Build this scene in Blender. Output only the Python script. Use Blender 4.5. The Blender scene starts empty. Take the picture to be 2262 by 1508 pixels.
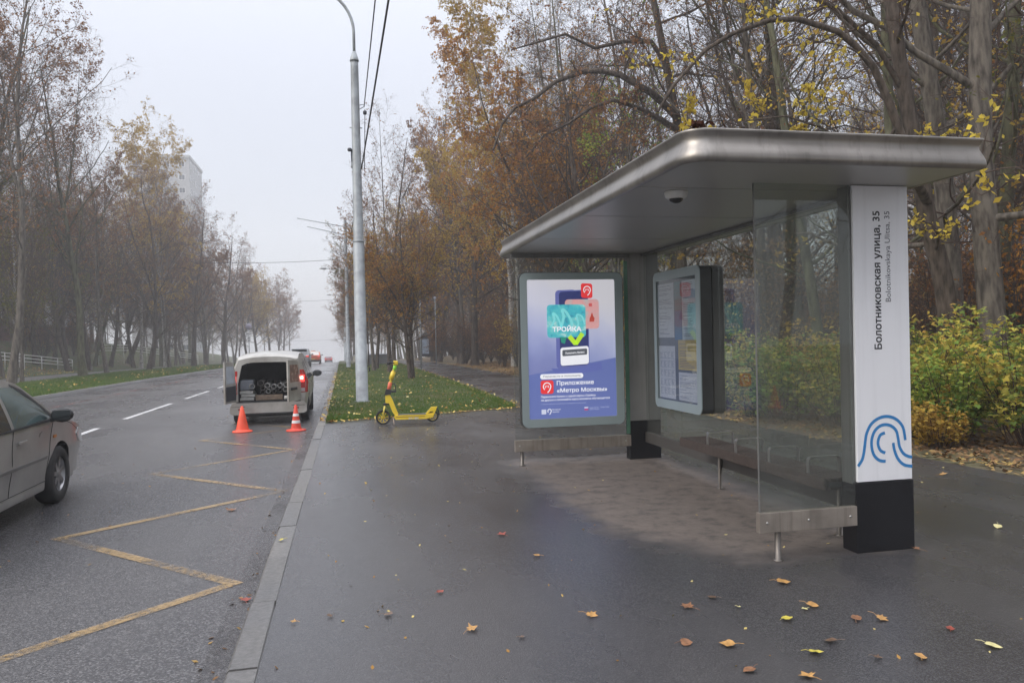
import bpy, bmesh, math, random
import numpy as np
from mathutils import Vector, Matrix
PI = math.pi
sc = bpy.context.scene
C = sc.collection
random.seed(7)

# ------------------------------------------------------------------ camera
YAW, PIT, ROLL, F = 0.21618586, -0.00681477, -0.02198926, 1719.98 / 2262.0
cam = bpy.data.cameras.new('camera'); cam.sensor_width = 36; cam.lens = 36 * F
cam.clip_start = 0.05; cam.clip_end = 3000
co = bpy.data.objects.new('camera', cam); C.objects.link(co)
fw = Vector((math.sin(YAW) * math.cos(PIT), math.cos(YAW) * math.cos(PIT), math.sin(PIT)))
rt = fw.cross(Vector((0, 0, 1))).normalized(); up = rt.cross(fw)
r2 = rt * math.cos(ROLL) + up * math.sin(ROLL); u2 = -rt * math.sin(ROLL) + up * math.cos(ROLL)
M = Matrix((r2, u2, -fw)).transposed().to_4x4(); M.translation = (0, 0, 1.6)
co.matrix_world = M
sc.camera = co
sc.render.engine = 'CYCLES'
sc.view_settings.view_transform = 'Standard'; sc.view_settings.look = 'None'
sc.view_settings.gamma = 1; sc.view_settings.use_curve_mapping = False
sc.view_settings.exposure = 0.36
sc.cycles.use_denoising = True
sc.cycles.max_bounces = 8; sc.cycles.diffuse_bounces = 3; sc.cycles.glossy_bounces = 4
sc.cycles.transparent_max_bounces = 24; sc.cycles.volume_bounces = 2
sc.cycles.sample_clamp_indirect = 4

# ------------------------------------------------------------------ overcast sky + weak wide sun
SUN_EL, SUN_ROT = math.radians(38), math.radians(250)
w = bpy.data.worlds.new('World'); sc.world = w; w.use_nodes = True
nt = w.node_tree; nt.nodes.clear()
def N(nt, t, **k):
    n = nt.nodes.new(t)
    for a, b in k.items(): setattr(n, a, b)
    return n
wo = N(nt, 'ShaderNodeOutputWorld')
sky = N(nt, 'ShaderNodeTexSky', sky_type='NISHITA', sun_disc=False)
sky.sun_elevation = SUN_EL; sky.sun_rotation = SUN_ROT; sky.air_density = 1; sky.dust_density = 4
bg1 = N(nt, 'ShaderNodeBackground'); bg1.inputs[1].default_value = 0.05
nt.links.new(sky.outputs[0], bg1.inputs[0])
tc = N(nt, 'ShaderNodeTexCoord'); sx = N(nt, 'ShaderNodeSeparateXYZ'); nt.links.new(tc.outputs['Generated'], sx.inputs[0])
pw = N(nt, 'ShaderNodeMath', operation='POWER', use_clamp=True); pw.inputs[1].default_value = 2.4; mxz = N(nt, 'ShaderNodeMath', operation='MAXIMUM'); mxz.inputs[1].default_value = 0
nt.links.new(sx.outputs[2], mxz.inputs[0]); nt.links.new(mxz.outputs[0], pw.inputs[0])
mr = N(nt, 'ShaderNodeMapRange'); mr.inputs[1].default_value = 0; mr.inputs[2].default_value = 1
mr.inputs[3].default_value = .47; mr.inputs[4].default_value = 2.3      # cloud layer: zenith about twice the horizon
nt.links.new(pw.outputs[0], mr.inputs[0])
cn = N(nt, 'ShaderNodeTexNoise'); cn.inputs['Scale'].default_value = 1.6; cn.inputs['Detail'].default_value = 3
nt.links.new(tc.outputs['Generated'], cn.inputs['Vector'])
cm = N(nt, 'ShaderNodeMapRange'); cm.inputs[3].default_value = 0.95; cm.inputs[4].default_value = 1.05
nt.links.new(cn.outputs[0], cm.inputs[0])
mu = N(nt, 'ShaderNodeMath', operation='MULTIPLY'); nt.links.new(mr.outputs[0], mu.inputs[0]); nt.links.new(cm.outputs[0], mu.inputs[1])
bg2 = N(nt, 'ShaderNodeBackground'); bg2.inputs[0].default_value = (0.925, 0.935, 1.0, 1)
nt.links.new(mu.outputs[0], bg2.inputs[1])
ad = N(nt, 'ShaderNodeAddShader'); nt.links.new(bg1.outputs[0], ad.inputs[0]); nt.links.new(bg2.outputs[0], ad.inputs[1])
nt.links.new(ad.outputs[0], wo.inputs[0])
sl = bpy.data.lights.new('sun', 'SUN'); sl.energy = 1.2; sl.angle = math.radians(40); sl.color = (1, .97, .92)
so = bpy.data.objects.new('sun', sl); C.objects.link(so)
d = Vector((math.sin(SUN_ROT) * math.cos(SUN_EL), math.cos(SUN_ROT) * math.cos(SUN_EL), math.sin(SUN_EL)))
so.rotation_euler = d.to_track_quat('Z', 'Y').to_euler(); so.location = (0, 0, 40)

# ------------------------------------------------------------------ materials
MATS = {}
def mat(name, col=(.5, .5, .5), rough=.6, metal=0, var=.12, scale=8, bump=0, spec=.5, emit=None, estr=0, coat=0, dirt=None, streak=0, aniso=None):
    if name in MATS: return MATS[name]
    m = bpy.data.materials.new(name); m.use_nodes = True; n = m.node_tree
    b = n.nodes['Principled BSDF']
    b.inputs['Base Color'].default_value = (*col, 1); b.inputs['Roughness'].default_value = rough
    b.inputs['Metallic'].default_value = metal; b.inputs['Specular IOR Level'].default_value = spec
    if coat: b.inputs['Coat Weight'].default_value = coat; b.inputs['Coat Roughness'].default_value = .08
    t = N(n, 'ShaderNodeTexCoord')
    if var or dirt:
        z = N(n, 'ShaderNodeTexNoise'); z.inputs['Scale'].default_value = scale; z.inputs['Detail'].default_value = 6
        if aniso: ma = N(n, 'ShaderNodeMapping'); ma.inputs['Scale'].default_value = aniso; n.links.new(t.outputs['Object'], ma.inputs[0]); n.links.new(ma.outputs[0], z.inputs['Vector'])
        else: n.links.new(t.outputs['Object'], z.inputs['Vector'])
        r = N(n, 'ShaderNodeValToRGB')
        lo = dirt if dirt else tuple(c * (1 - var) for c in col); hi = tuple(min(1, c * (1 + var)) for c in col)
        r.color_ramp.elements[0].position = .3; r.color_ramp.elements[1].position = .62
        r.color_ramp.elements[0].color = (*lo, 1); r.color_ramp.elements[1].color = (*hi, 1)
        n.links.new(z.outputs[0], r.inputs[0]); n.links.new(r.outputs[0], b.inputs['Base Color'])
        mr = N(n, 'ShaderNodeMapRange'); mr.inputs[3].default_value = max(0.02, rough - .08); mr.inputs[4].default_value = min(1, rough + .1)
        n.links.new(z.outputs[0], mr.inputs[0]); n.links.new(mr.outputs[0], b.inputs['Roughness'])
        if streak:
            # rain and grime streaks running down, strongest in thin vertical bands
            mp = N(n, 'ShaderNodeMapping'); mp.inputs['Scale'].default_value = (22, 22, .9); n.links.new(t.outputs['Object'], mp.inputs[0])
            zs_ = N(n, 'ShaderNodeTexNoise'); zs_.inputs['Scale'].default_value = 1; zs_.inputs['Detail'].default_value = 5; n.links.new(mp.outputs[0], zs_.inputs[0])
            ms_ = N(n, 'ShaderNodeMapRange'); ms_.inputs[1].default_value = .52; ms_.inputs[2].default_value = .74; ms_.inputs[3].default_value = 1; ms_.inputs[4].default_value = 1 - streak; n.links.new(zs_.outputs[0], ms_.inputs[0])
            vm = N(n, 'ShaderNodeVectorMath', operation='SCALE'); n.links.new(r.outputs[0], vm.inputs[0]); n.links.new(ms_.outputs[0], vm.inputs['Scale']); n.links.new(vm.outputs[0], b.inputs['Base Color'])
        if bump:
            bp = N(n, 'ShaderNodeBump'); bp.inputs['Strength'].default_value = bump; bp.inputs['Distance'].default_value = .02
            n.links.new(z.outputs[0], bp.inputs['Height']); n.links.new(bp.outputs[0], b.inputs['Normal'])
    if emit:
        b.inputs['Emission Color'].default_value = (*emit, 1); b.inputs['Emission Strength'].default_value = estr
    MATS[name] = m
    return m

def glass(name, tint=(.80, .84, .82), ior=1.6, rough=.02):
    m = bpy.data.materials.new(name); m.use_nodes = True; n = m.node_tree; n.nodes.clear()
    o = N(n, 'ShaderNodeOutputMaterial'); tr = N(n, 'ShaderNodeBsdfTransparent'); gl = N(n, 'ShaderNodeBsdfGlossy')
    fr = N(n, 'ShaderNodeFresnel'); mx = N(n, 'ShaderNodeMixShader')
    tr.inputs[0].default_value = (*tint, 1); gl.inputs['Roughness'].default_value = rough; fr.inputs[0].default_value = ior
    gl.inputs[0].default_value = (.9, .93, .92, 1)
    # only the face turned to the viewer mirrors (a thin pane has no total reflection inside)
    ge = N(n, 'ShaderNodeNewGeometry'); bf = N(n, 'ShaderNodeMath', operation='SUBTRACT'); bf.inputs[0].default_value = 1; n.links.new(ge.outputs['Backfacing'], bf.inputs[1])
    mf = N(n, 'ShaderNodeMath', operation='MULTIPLY'); n.links.new(fr.outputs[0], mf.inputs[0]); n.links.new(bf.outputs[0], mf.inputs[1])
    n.links.new(mf.outputs[0], mx.inputs[0]); n.links.new(tr.outputs[0], mx.inputs[1]); n.links.new(gl.outputs[0], mx.inputs[2])
    # rain-dirty film: a little diffuse grey in soft patches
    df = N(n, 'ShaderNodeBsdfDiffuse'); df.inputs[0].default_value = (.30, .30, .28, 1); m2 = N(n, 'ShaderNodeMixShader')
    t = N(n, 'ShaderNodeTexCoord'); z = N(n, 'ShaderNodeTexNoise'); z.inputs['Scale'].default_value = 1.7; z.inputs['Detail'].default_value = 5
    r = N(n, 'ShaderNodeMapRange'); r.inputs[1].default_value = .35; r.inputs[2].default_value = .75; r.inputs[3].default_value = .03; r.inputs[4].default_value = .12
    n.links.new(t.outputs['Object'], z.inputs[0]); n.links.new(z.outputs[0], r.inputs[0]); n.links.new(r.outputs[0], m2.inputs[0])
    n.links.new(mx.outputs[0], m2.inputs[1]); n.links.new(df.outputs[0], m2.inputs[2]); n.links.new(m2.outputs[0], o.inputs[0])
    return m

def leafmat(name, cols, trans=.35):
    """leaf colours vary leaf by leaf (random per island)"""
    m = bpy.data.materials.new(name); m.use_nodes = True; n = m.node_tree; n.nodes.clear()
    o = N(n, 'ShaderNodeOutputMaterial'); g = N(n, 'ShaderNodeNewGeometry'); r = N(n, 'ShaderNodeValToRGB')
    r.color_ramp.interpolation = 'LINEAR'
    e = r.color_ramp.elements; e[0].color = (*cols[0], 1); e[1].color = (*cols[-1], 1)
    for i, c in enumerate(cols[1:-1]):
        x = e.new((i + 1) / (len(cols) - 1)); x.color = (*c, 1)
    t = N(n, 'ShaderNodeTexCoord'); z = N(n, 'ShaderNodeTexNoise'); z.inputs['Scale'].default_value = .55; z.inputs['Detail'].default_value = 2
    n.links.new(t.outputs['Object'], z.inputs[0])
    a = N(n, 'ShaderNodeMath', operation='MULTIPLY_ADD'); a.inputs[1].default_value = .75
    s = N(n, 'ShaderNodeMapRange'); s.inputs[1].default_value = .3; s.inputs[2].default_value = .7; s.inputs[3].default_value = -.25; s.inputs[4].default_value = .5
    n.links.new(z.outputs[0], s.inputs[0]); n.links.new(g.outputs['Random Per Island'], a.inputs[0]); n.links.new(s.outputs[0], a.inputs[2])
    n.links.new(a.outputs[0], r.inputs[0])
    d = N(n, 'ShaderNodeBsdfDiffuse'); tl = N(n, 'ShaderNodeBsdfTranslucent'); mx = N(n, 'ShaderNodeMixShader'); mx.inputs[0].default_value = trans
    n.links.new(r.outputs[0], d.inputs[0]); n.links.new(r.outputs[0], tl.inputs[0])
    n.links.new(d.outputs[0], mx.inputs[1]); n.links.new(tl.outputs[0], mx.inputs[2]); n.links.new(mx.outputs[0], o.inputs[0])
    return m

LM = {
 'russet': leafmat('russet_leaves', [(.12, .06, .04), (.25, .12, .06), (.32, .17, .07), (.20, .12, .08)]),
 'orange': leafmat('orange_leaves', [(.20, .085, .03), (.38, .17, .04), (.46, .25, .05), (.28, .12, .05)]),
 'gold': leafmat('gold_leaves', [(.22, .12, .03), (.46, .29, .06), (.50, .36, .08), (.30, .20, .05)]),
 'yellow': leafmat('yellow_leaves', [(.42, .30, .05), (.62, .48, .07), (.55, .44, .10)]),
 'olive': leafmat('olive_leaves', [(.07, .085, .03), (.14, .15, .04), (.28, .22, .05)]),
 'green': leafmat('green_leaves', [(.10, .17, .04), (.18, .28, .06), (.32, .36, .07), (.46, .38, .07)]),
 'shrub': leafmat('shrub_leaves', [(.08, .135, .035), (.17, .25, .06), (.36, .35, .08), (.52, .42, .08), (.36, .20, .06)]),
 'dry': leafmat('dry_leaves', [(.09, .05, .03), (.19, .11, .06), (.30, .19, .09), (.42, .30, .10)], .1),
 'litter': leafmat('litter_leaves', [(.16, .08, .04), (.38, .22, .07), (.55, .42, .14), (.60, .52, .25)], .1),
}
def bark(name, a, b, sc_=6):
    m = mat(name, b, .9, 0, .2, sc_ * .8, 1.0, spec=.2, dirt=a, aniso=(3.2, 3.2, .8) if 'birch' not in name else (1, 1, 2.5))
    return m
B_BROWN = bark('brown_bark', (.028, .022, .018), (.085, .068, .055))
B_GREY = bark('grey_bark', (.04, .034, .029), (.125, .11, .092), 5)
B_MOSS = bark('mossy_bark', (.035, .034, .022), (.10, .10, .06), 3)
B_BIRCH = bark('birch_bark', (.05, .045, .04), (.42, .40, .37), 9)
B_TWIG = mat('twig_bark', (.075, .052, .042), .9, 0, .2, 3, spec=.1)
B_BTWIG = mat('birch_twig_bark', (.10, .07, .055), .9, 0, .2, 3, spec=.1)

# ------------------------------------------------------------------ object helpers
def tag(o, label=None, cat=None, group=None, kind=None):
    if label: o['label'] = label
    if cat: o['category'] = cat
    if group: o['group'] = group
    if kind: o['kind'] = kind
    return o
def empty(name, loc=(0, 0, 0), rz=0, label=None, cat=None, group=None):
    o = bpy.data.objects.new(name, None); C.objects.link(o); o.empty_display_size = .2
    o.location = loc; o.rotation_euler = (0, 0, rz)
    return tag(o, label, cat, group)
def link(name, me, parent=None, loc=None):
    o = bpy.data.objects.new(name, me); C.objects.link(o)
    if parent: o.parent = parent
    if loc is not None: o.location = loc
    return o
def copy_tree(o, parent=None):
    c = o.copy(); C.objects.link(c); c.parent = parent
    for ch in list(o.children): copy_tree(ch, c)
    return c

class MB:
    def __init__(s): s.v = []; s.f = []; s.sm = []
    def add(s, vs, fs, smooth=False):
        k = len(s.v); s.v += [tuple(v) for v in vs]; s.f += [tuple(i + k for i in f) for f in fs]; s.sm += [smooth] * len(fs)
        return s
    def box(s, x0, x1, y0, y1, z0, z1, bev=0):
        if bev <= 0:
            return s.add([(x0, y0, z0), (x1, y0, z0), (x1, y1, z0), (x0, y1, z0), (x0, y0, z1), (x1, y0, z1), (x1, y1, z1), (x0, y1, z1)],
                         [(0, 3, 2, 1), (4, 5, 6, 7), (0, 1, 5, 4), (1, 2, 6, 5), (2, 3, 7, 6), (3, 0, 4, 7)])
        bm = bmesh.new(); bmesh.ops.create_cube(bm, size=1)
        for v in bm.verts: v.co = Vector(((x0 + x1) / 2 + v.co.x * (x1 - x0), (y0 + y1) / 2 + v.co.y * (y1 - y0), (z0 + z1) / 2 + v.co.z * (z1 - z0)))
        bmesh.ops.bevel(bm, geom=bm.edges[:], offset=bev, segments=2, affect='EDGES', profile=.5)
        bm.verts.index_update()
        s.add([v.co for v in bm.verts], [[v.index for v in f.verts] for f in bm.faces]); bm.free(); return s
    def tube(s, pts, r, n=10, cap=True, smooth=True):
        pts = [Vector(p) for p in pts]; rs = r if isinstance(r, (list, tuple)) else [r] * len(pts)
        vs = []; u = None
        for i, p in enumerate(pts):
            t = (pts[min(i + 1, len(pts) - 1)] - pts[max(i - 1, 0)]).normalized()
            if u is None:
                u = t.cross(Vector((0, 0, 1)) if abs(t.z) < .9 else Vector((1, 0, 0))).normalized()
            else:
                u = (u - t * u.dot(t)).normalized()
            v = t.cross(u)
            for k in range(n):
                a = 2 * PI * k / n; vs.append(p + (u * math.cos(a) + v * math.sin(a)) * rs[i])
        fs = [(i * n + k, i * n + (k + 1) % n, (i + 1) * n + (k + 1) % n, (i + 1) * n + k) for i in range(len(pts) - 1) for k in range(n)]
        s.add(vs, fs, smooth)
        if cap:
            m = len(pts); s.add(vs[:n], [tuple(range(n))[::-1]]); s.add(vs[(m - 1) * n:], [tuple(range(n))])
        return s
    def lathe(s, prof, c=(0, 0, 0), axis='z', n=24, smooth=True):
        """prof: list of (r, h)"""
        vs = []
        for r, h in prof:
            for k in range(n):
                a = 2 * PI * k / n; x, y = r * math.cos(a), r * math.sin(a)
                p = {'z': (x, y, h), 'x': (h, x, y), 'y': (x, h, y)}[axis]
                vs.append((p[0] + c[0], p[1] + c[1], p[2] + c[2]))
        fs = [(i * n + k, i * n + (k + 1) % n, (i + 1) * n + (k + 1) % n, (i + 1) * n + k) for i in range(len(prof) - 1) for k in range(n)]
        return s.add(vs, fs, smooth)
    def prism(s, poly, axis, a, b, smooth=False):
        """poly of 2D points; extruded along axis from a to b. axis x: (y,z); y: (x,z); z: (x,y)"""
        n = len(poly)
        def P(p, h): return {'x': (h, p[0], p[1]), 'y': (p[0], h, p[1]), 'z': (p[0], p[1], h)}[axis]
        vs = [P(p, a) for p in poly] + [P(p, b) for p in poly]
        s.add(vs, [tuple(range(n))[::-1], tuple(range(n, 2 * n))])
        return s.add(vs, [(i, (i + 1) % n, n + (i + 1) % n, n + i) for i in range(n)], smooth)
    def mesh(s, name, m, fix=True):
        me = bpy.data.meshes.new(name); me.from_pydata(s.v, [], s.f)
        me.polygons.foreach_set('use_smooth', s.sm)
        if m: me.materials.append(m)
        if fix:
            bm = bmesh.new(); bm.from_mesh(me); bmesh.ops.remove_doubles(bm, verts=bm.verts, dist=1e-5)
            bmesh.ops.recalc_face_normals(bm, faces=bm.faces); bm.to_mesh(me); bm.free()
        me.update(); return me
    def build(s, name, m, parent=None, fix=True, loc=None):
        return link(name, s.mesh(name, m, fix), parent, loc)

def np_mesh(name, V, Fs, mats, smooth=False, midx=None):
    """V (n,3); Fs (m,k) one face size"""
    me = bpy.data.meshes.new(name); V = np.asarray(V, np.float32); Fs = np.asarray(Fs, np.int32)
    me.vertices.add(len(V)); me.vertices.foreach_set('co', V.ravel())
    m, k = Fs.shape; me.loops.add(m * k); me.loops.foreach_set('vertex_index', Fs.ravel())
    me.polygons.add(m); me.polygons.foreach_set('loop_start', np.arange(m, dtype=np.int32) * k)
    me.polygons.foreach_set('loop_total', np.full(m, k, np.int32))
    if smooth: me.polygons.foreach_set('use_smooth', np.ones(m, bool))
    for x in (mats if isinstance(mats, (list, tuple)) else [mats]): me.materials.append(x)
    if midx is not None: me.polygons.foreach_set('material_index', np.asarray(midx, np.int32))
    me.update(calc_edges=True); return me

def rrect(x0, x1, y0, y1, r, n=6):
    p = []
    for cx, cy, a0 in ((x1 - r, y1 - r, 0), (x0 + r, y1 - r, 90), (x0 + r, y0 + r, 180), (x1 - r, y0 + r, 270)):
        for i in range(n + 1):
            a = math.radians(a0 + 90 * i / n); p.append((cx + r * math.cos(a), cy + r * math.sin(a)))
    return p

# ------------------------------------------------------------------ terrain
def drop(Y):
    u = np.maximum(np.asarray(Y, float) - 15, 0); u1 = np.minimum(u, 260)
    return -(.007 * u1 + .00008 * u1 * u1) - (u - u1) * .0486
def kerbX(Y): return np.interp(Y, [0, 6, 10.5, 16.5, 26, 40, 80, 200], [-.59, -.575, -.53, -.47, -.44, -.42, -.40, -.40])
def pathL(Y): return np.interp(Y, [16, 18, 24, 49, 69, 400], [3.75, 3.95, 4.15, 4.6, 5.1, 5.6])
def pathR(Y): return np.interp(Y, [-40, 6, 8.5, 13, 36, 75, 400], [7.2, 7.1, 6.9, 6.75, 7.6, 8.3, 9])
KL = -10.2
def side(X, Y):
    X = np.asarray(X, float); Y = np.asarray(Y, float)
    t = np.clip((-20.6 - X) / 14.5, 0, 1); z = 3.6 * t * t * (3 - 2 * t) * np.clip((Y + 40) / 60, .2, 1)
    t2 = np.clip((X - 8) / 12, 0, 1)
    return z + .5 * t2 * t2 * (3 - 2 * t2)
def H(X, Y): return side(X, Y) + drop(Y)
def sheet(name, fL, fR, ys, nx, zoff, m, label=None, cat=None, kind='structure', parent=None, jit=0):
    rng = np.random.default_rng(3); ys = np.asarray(ys, float); V = []
    for y in ys:
        a, b = fL(y), fR(y); xs = np.linspace(a, b, nx); z = H(xs, y) + zoff
        if jit: z = z + rng.normal(0, jit, nx) * (np.arange(nx) > 0) * (np.arange(nx) < nx - 1)
        V += [(x, y, zz) for x, zz in zip(xs, z)]
    F_ = [(j * nx + i, j * nx + i + 1, (j + 1) * nx + i + 1, (j + 1) * nx + i) for j in range(len(ys) - 1) for i in range(nx - 1)]
    me = np_mesh(name, V, F_, m, smooth=True); o = link(name, me, parent); tag(o, label, cat, kind=kind); return o
YS = np.concatenate([np.arange(-40, 16, 4), np.arange(16, 160, 3), np.arange(160, 420, 10)])

def ground_mat(name, c1, c2, scale, rough=(.3, .6), patch=.35, bump=.3, speckle=None, dirtpatch=False, colpatch=None, tint=0):
    m = bpy.data.materials.new(name); m.use_nodes = True; n = m.node_tree; b = n.nodes['Principled BSDF']
    t = N(n, 'ShaderNodeTexCoord'); L = n.links.new
    z = N(n, 'ShaderNodeTexNoise'); z.inputs['Scale'].default_value = scale; z.inputs['Detail'].default_value = 8; z.inputs['Roughness'].default_value = .7
    L(t.outputs['Object'], z.inputs[0])
    r = N(n, 'ShaderNodeValToRGB'); r.color_ramp.elements[0].position = .35; r.color_ramp.elements[1].position = .68
    r.color_ramp.elements[0].color = (*c1, 1); r.color_ramp.elements[1].color = (*c2, 1); L(z.outputs[0], r.inputs[0])
    col = r.outputs[0]
    big = N(n, 'ShaderNodeTexNoise'); big.inputs['Scale'].default_value = patch; big.inputs['Detail'].default_value = 5; big.inputs['Roughness'].default_value = .6
    mp = N(n, 'ShaderNodeMapping'); mp.inputs['Scale'].default_value = (1.3, .55, 1); L(t.outputs['Object'], mp.inputs[0]); L(mp.outputs[0], big.inputs[0])
    br = N(n, 'ShaderNodeMapRange'); br.inputs[1].default_value = .36; br.inputs[2].default_value = .66; L(big.outputs[0], br.inputs[0])
    rr = N(n, 'ShaderNodeMapRange'); rr.inputs[3].default_value = rough[0]; rr.inputs[4].default_value = rough[1]; L(br.outputs[0], rr.inputs[0])
    # darker where wetter
    mx = N(n, 'ShaderNodeMix', data_type='RGBA', blend_type='MULTIPLY'); mx.inputs[0].default_value = 1; L(col, mx.inputs[6])
    rc = N(n, 'ShaderNodeValToRGB'); rc.color_ramp.elements[0].color = (.72, .73, .76, 1); rc.color_ramp.elements[1].color = (1.1, 1.08, 1.04, 1)
    L(br.outputs[0], rc.inputs[0]); L(rc.outputs[0], mx.inputs[7]); col = mx.outputs[2]
    if colpatch:
        z3 = N(n, 'ShaderNodeTexNoise'); z3.inputs['Scale'].default_value = colpatch[1]; z3.inputs['Detail'].default_value = 6; L(t.outputs['Object'], z3.inputs[0])
        m3 = N(n, 'ShaderNodeMapRange'); m3.inputs[1].default_value = .45; m3.inputs[2].default_value = .62; L(z3.outputs[0], m3.inputs[0])
        x3 = N(n, 'ShaderNodeMix', data_type='RGBA'); L(m3.outputs[0], x3.inputs[0]); L(col, x3.inputs[6]); x3.inputs[7].default_value = (*colpatch[0], 1); col = x3.outputs[2]
    hgt = z.outputs[0]
    if tint:
        oi = N(n, 'ShaderNodeObjectInfo'); tr_ = N(n, 'ShaderNodeMapRange'); tr_.inputs[3].default_value = 1 - tint; tr_.inputs[4].default_value = 1 + tint * .4; L(oi.outputs['Random'], tr_.inputs[0])
        vm = N(n, 'ShaderNodeVectorMath', operation='SCALE'); L(col, vm.inputs[0]); L(tr_.outputs[0], vm.inputs['Scale']); col = vm.outputs[0]
    if speckle:
        v = N(n, 'ShaderNodeTexVoronoi'); v.inputs['Scale'].default_value = speckle[0]; L(t.outputs['Object'], v.inputs['Vector'])
        sr = N(n, 'ShaderNodeSeparateColor'); L(v.outputs['Color'], sr.inputs[0])
        ms = N(n, 'ShaderNodeMapRange'); ms.inputs[1].default_value = .55; ms.inputs[2].default_value = 1.0; ms.inputs[3].default_value = 0; ms.inputs[4].default_value = speckle[2]
        L(sr.outputs[0], ms.inputs[0])
        m2 = N(n, 'ShaderNodeMix', data_type='RGBA'); L(ms.outputs[0], m2.inputs[0]); L(col, m2.inputs[6]); m2.inputs[7].default_value = (*speckle[1], 1); col = m2.outputs[2]
        hv = N(n, 'ShaderNodeMath', operation='SUBTRACT'); L(z.outputs[0], hv.inputs[0]); L(v.outputs['Distance'], hv.inputs[1]); hgt = hv.outputs[0]
    ro = rr.outputs[0]
    if dirtpatch:
        # dry trodden patch that lies under the shelter: a box with a ragged edge
        sp = N(n, 'ShaderNodeSeparateXYZ'); L(t.outputs['Object'], sp.inputs[0])
        nz = N(n, 'ShaderNodeTexNoise'); nz.inputs['Scale'].default_value = 2.6; nz.inputs['Detail'].default_value = 9; nz.inputs['Roughness'].default_value = .6; L(t.outputs['Object'], nz.inputs[0])
        def mth(op, a, b_=None):
            k = N(n, 'ShaderNodeMath', operation=op)
            for i, q in enumerate((a, b_)):
                if q is None: continue
                if isinstance(q, (int, float)): k.inputs[i].default_value = q
                else: L(q, k.inputs[i])
            return k.outputs[0]
        dx = mth('SUBTRACT', 1.02, mth('ABSOLUTE', mth('SUBTRACT', sp.outputs[0], 3.02)))
        dy = mth('SUBTRACT', 2.45, mth('ABSOLUTE', mth('SUBTRACT', sp.outputs[1], 7.35)))
        dc = mth('ADD', mth('MULTIPLY', mth('SUBTRACT', sp.outputs[0], 2.0), .75), mth('MULTIPLY', mth('SUBTRACT', sp.outputs[1], 5.95), .5))
        dd = mth('MINIMUM', mth('MINIMUM', dx, dy), dc)
        dd = mth('ADD', dd, mth('MULTIPLY', mth('SUBTRACT', nz.outputs[0], .5), .62))
        mk = N(n, 'ShaderNodeMapRange', interpolation_type='SMOOTHSTEP'); mk.inputs[1].default_value = -.16; mk.inputs[2].default_value = .34; L(dd, mk.inputs[0])
        nz2 = N(n, 'ShaderNodeTexNoise'); nz2.inputs['Scale'].default_value = 5.5; nz2.inputs['Detail'].default_value = 10; nz2.inputs['Roughness'].default_value = .74; L(t.outputs['Object'], nz2.inputs[0])
        cr = N(n, 'ShaderNodeValToRGB'); e = cr.color_ramp.elements
        e[0].position = .36; e[0].color = (.070, .062, .057, 1); e[1].position = .50; e[1].color = (.135, .112, .098, 1)
        x = e.new(.7); x.color = (.175, .145, .126, 1); L(nz2.outputs[0], cr.inputs[0])
        mm = N(n, 'ShaderNodeMix', data_type='RGBA'); L(mk.outputs[0], mm.inputs[0]); L(col, mm.inputs[6]); L(cr.outputs[0], mm.inputs[7]); col = mm.outputs[2]
        mf = N(n, 'ShaderNodeMix', data_type='FLOAT'); L(mk.outputs[0], mf.inputs[0]); L(ro, mf.inputs[2]); mf.inputs[3].default_value = .85; ro = mf.outputs[0]
    L(col, b.inputs['Base Color']); L(ro, b.inputs['Roughness'])
    bp = N(n, 'ShaderNodeBump'); bp.inputs['Strength'].default_value = bump; bp.inputs['Distance'].default_value = .01; L(hgt, bp.inputs['Height']); L(bp.outputs[0], b.inputs['Normal'])
    return m

M_ROAD = ground_mat('wet_road_asphalt', (.045, .044, .046), (.090, .088, .091), 80, (.20, .38), .3, .30, (105, (.30, .29, .29), .45))
M_PAVE = ground_mat('wet_pavement_asphalt', (.046, .045, .048), (.074, .072, .075), 110, (.17, .38), .45, .13, (140, (.15, .145, .145), .35), dirtpatch=True)
M_KERB = ground_mat('kerb_concrete', (.11, .107, .103), (.20, .194, .185), 30, (.35, .6), .8, .35, tint=.18)
M_GRASS = ground_mat('grass_soil', (.035, .052, .018), (.075, .11, .035), 14, (.8, .95), .6, .8, None, colpatch=((.11, .075, .04), .9))
M_FLOOR = ground_mat('leaf_mould', (.06, .042, .028), (.19, .13, .075), 12, (.8, .95), .4, .9, None, colpatch=((.10, .09, .04), .5))
M_LPATH = ground_mat('path_asphalt', (.10, .095, .09), (.17, .165, .16), 20, (.45, .7), .4, .3)

road = sheet('road', lambda y: KL, lambda y: float(kerbX(y)), YS, 9, -.13, M_ROAD)
pave = sheet('pavement', lambda y: float(kerbX(y)) + .15, lambda y: float(pathR(y)), YS, 9, 0, M_PAVE)
VO = lambda y: float(np.interp(y, [-40, 30, 43, 70, 130, 400], [-15.6, -15.6, -16.3, -17.8, -18.2, -18.2]))
sheet('verge_ground_left', VO, lambda y: KL - .15, YS, 6, .0, M_GRASS)
sheet('footpath_left', lambda y: -20.7, VO, YS, 4, .012, M_LPATH)
sheet('grassy_bank', lambda y: -130, lambda y: -20.7, YS, 60, .0, M_GRASS)
sheet('forest_floor', lambda y: float(pathR(y)), lambda y: 130, YS, 60, .0, M_FLOOR, jit=.02)
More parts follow.
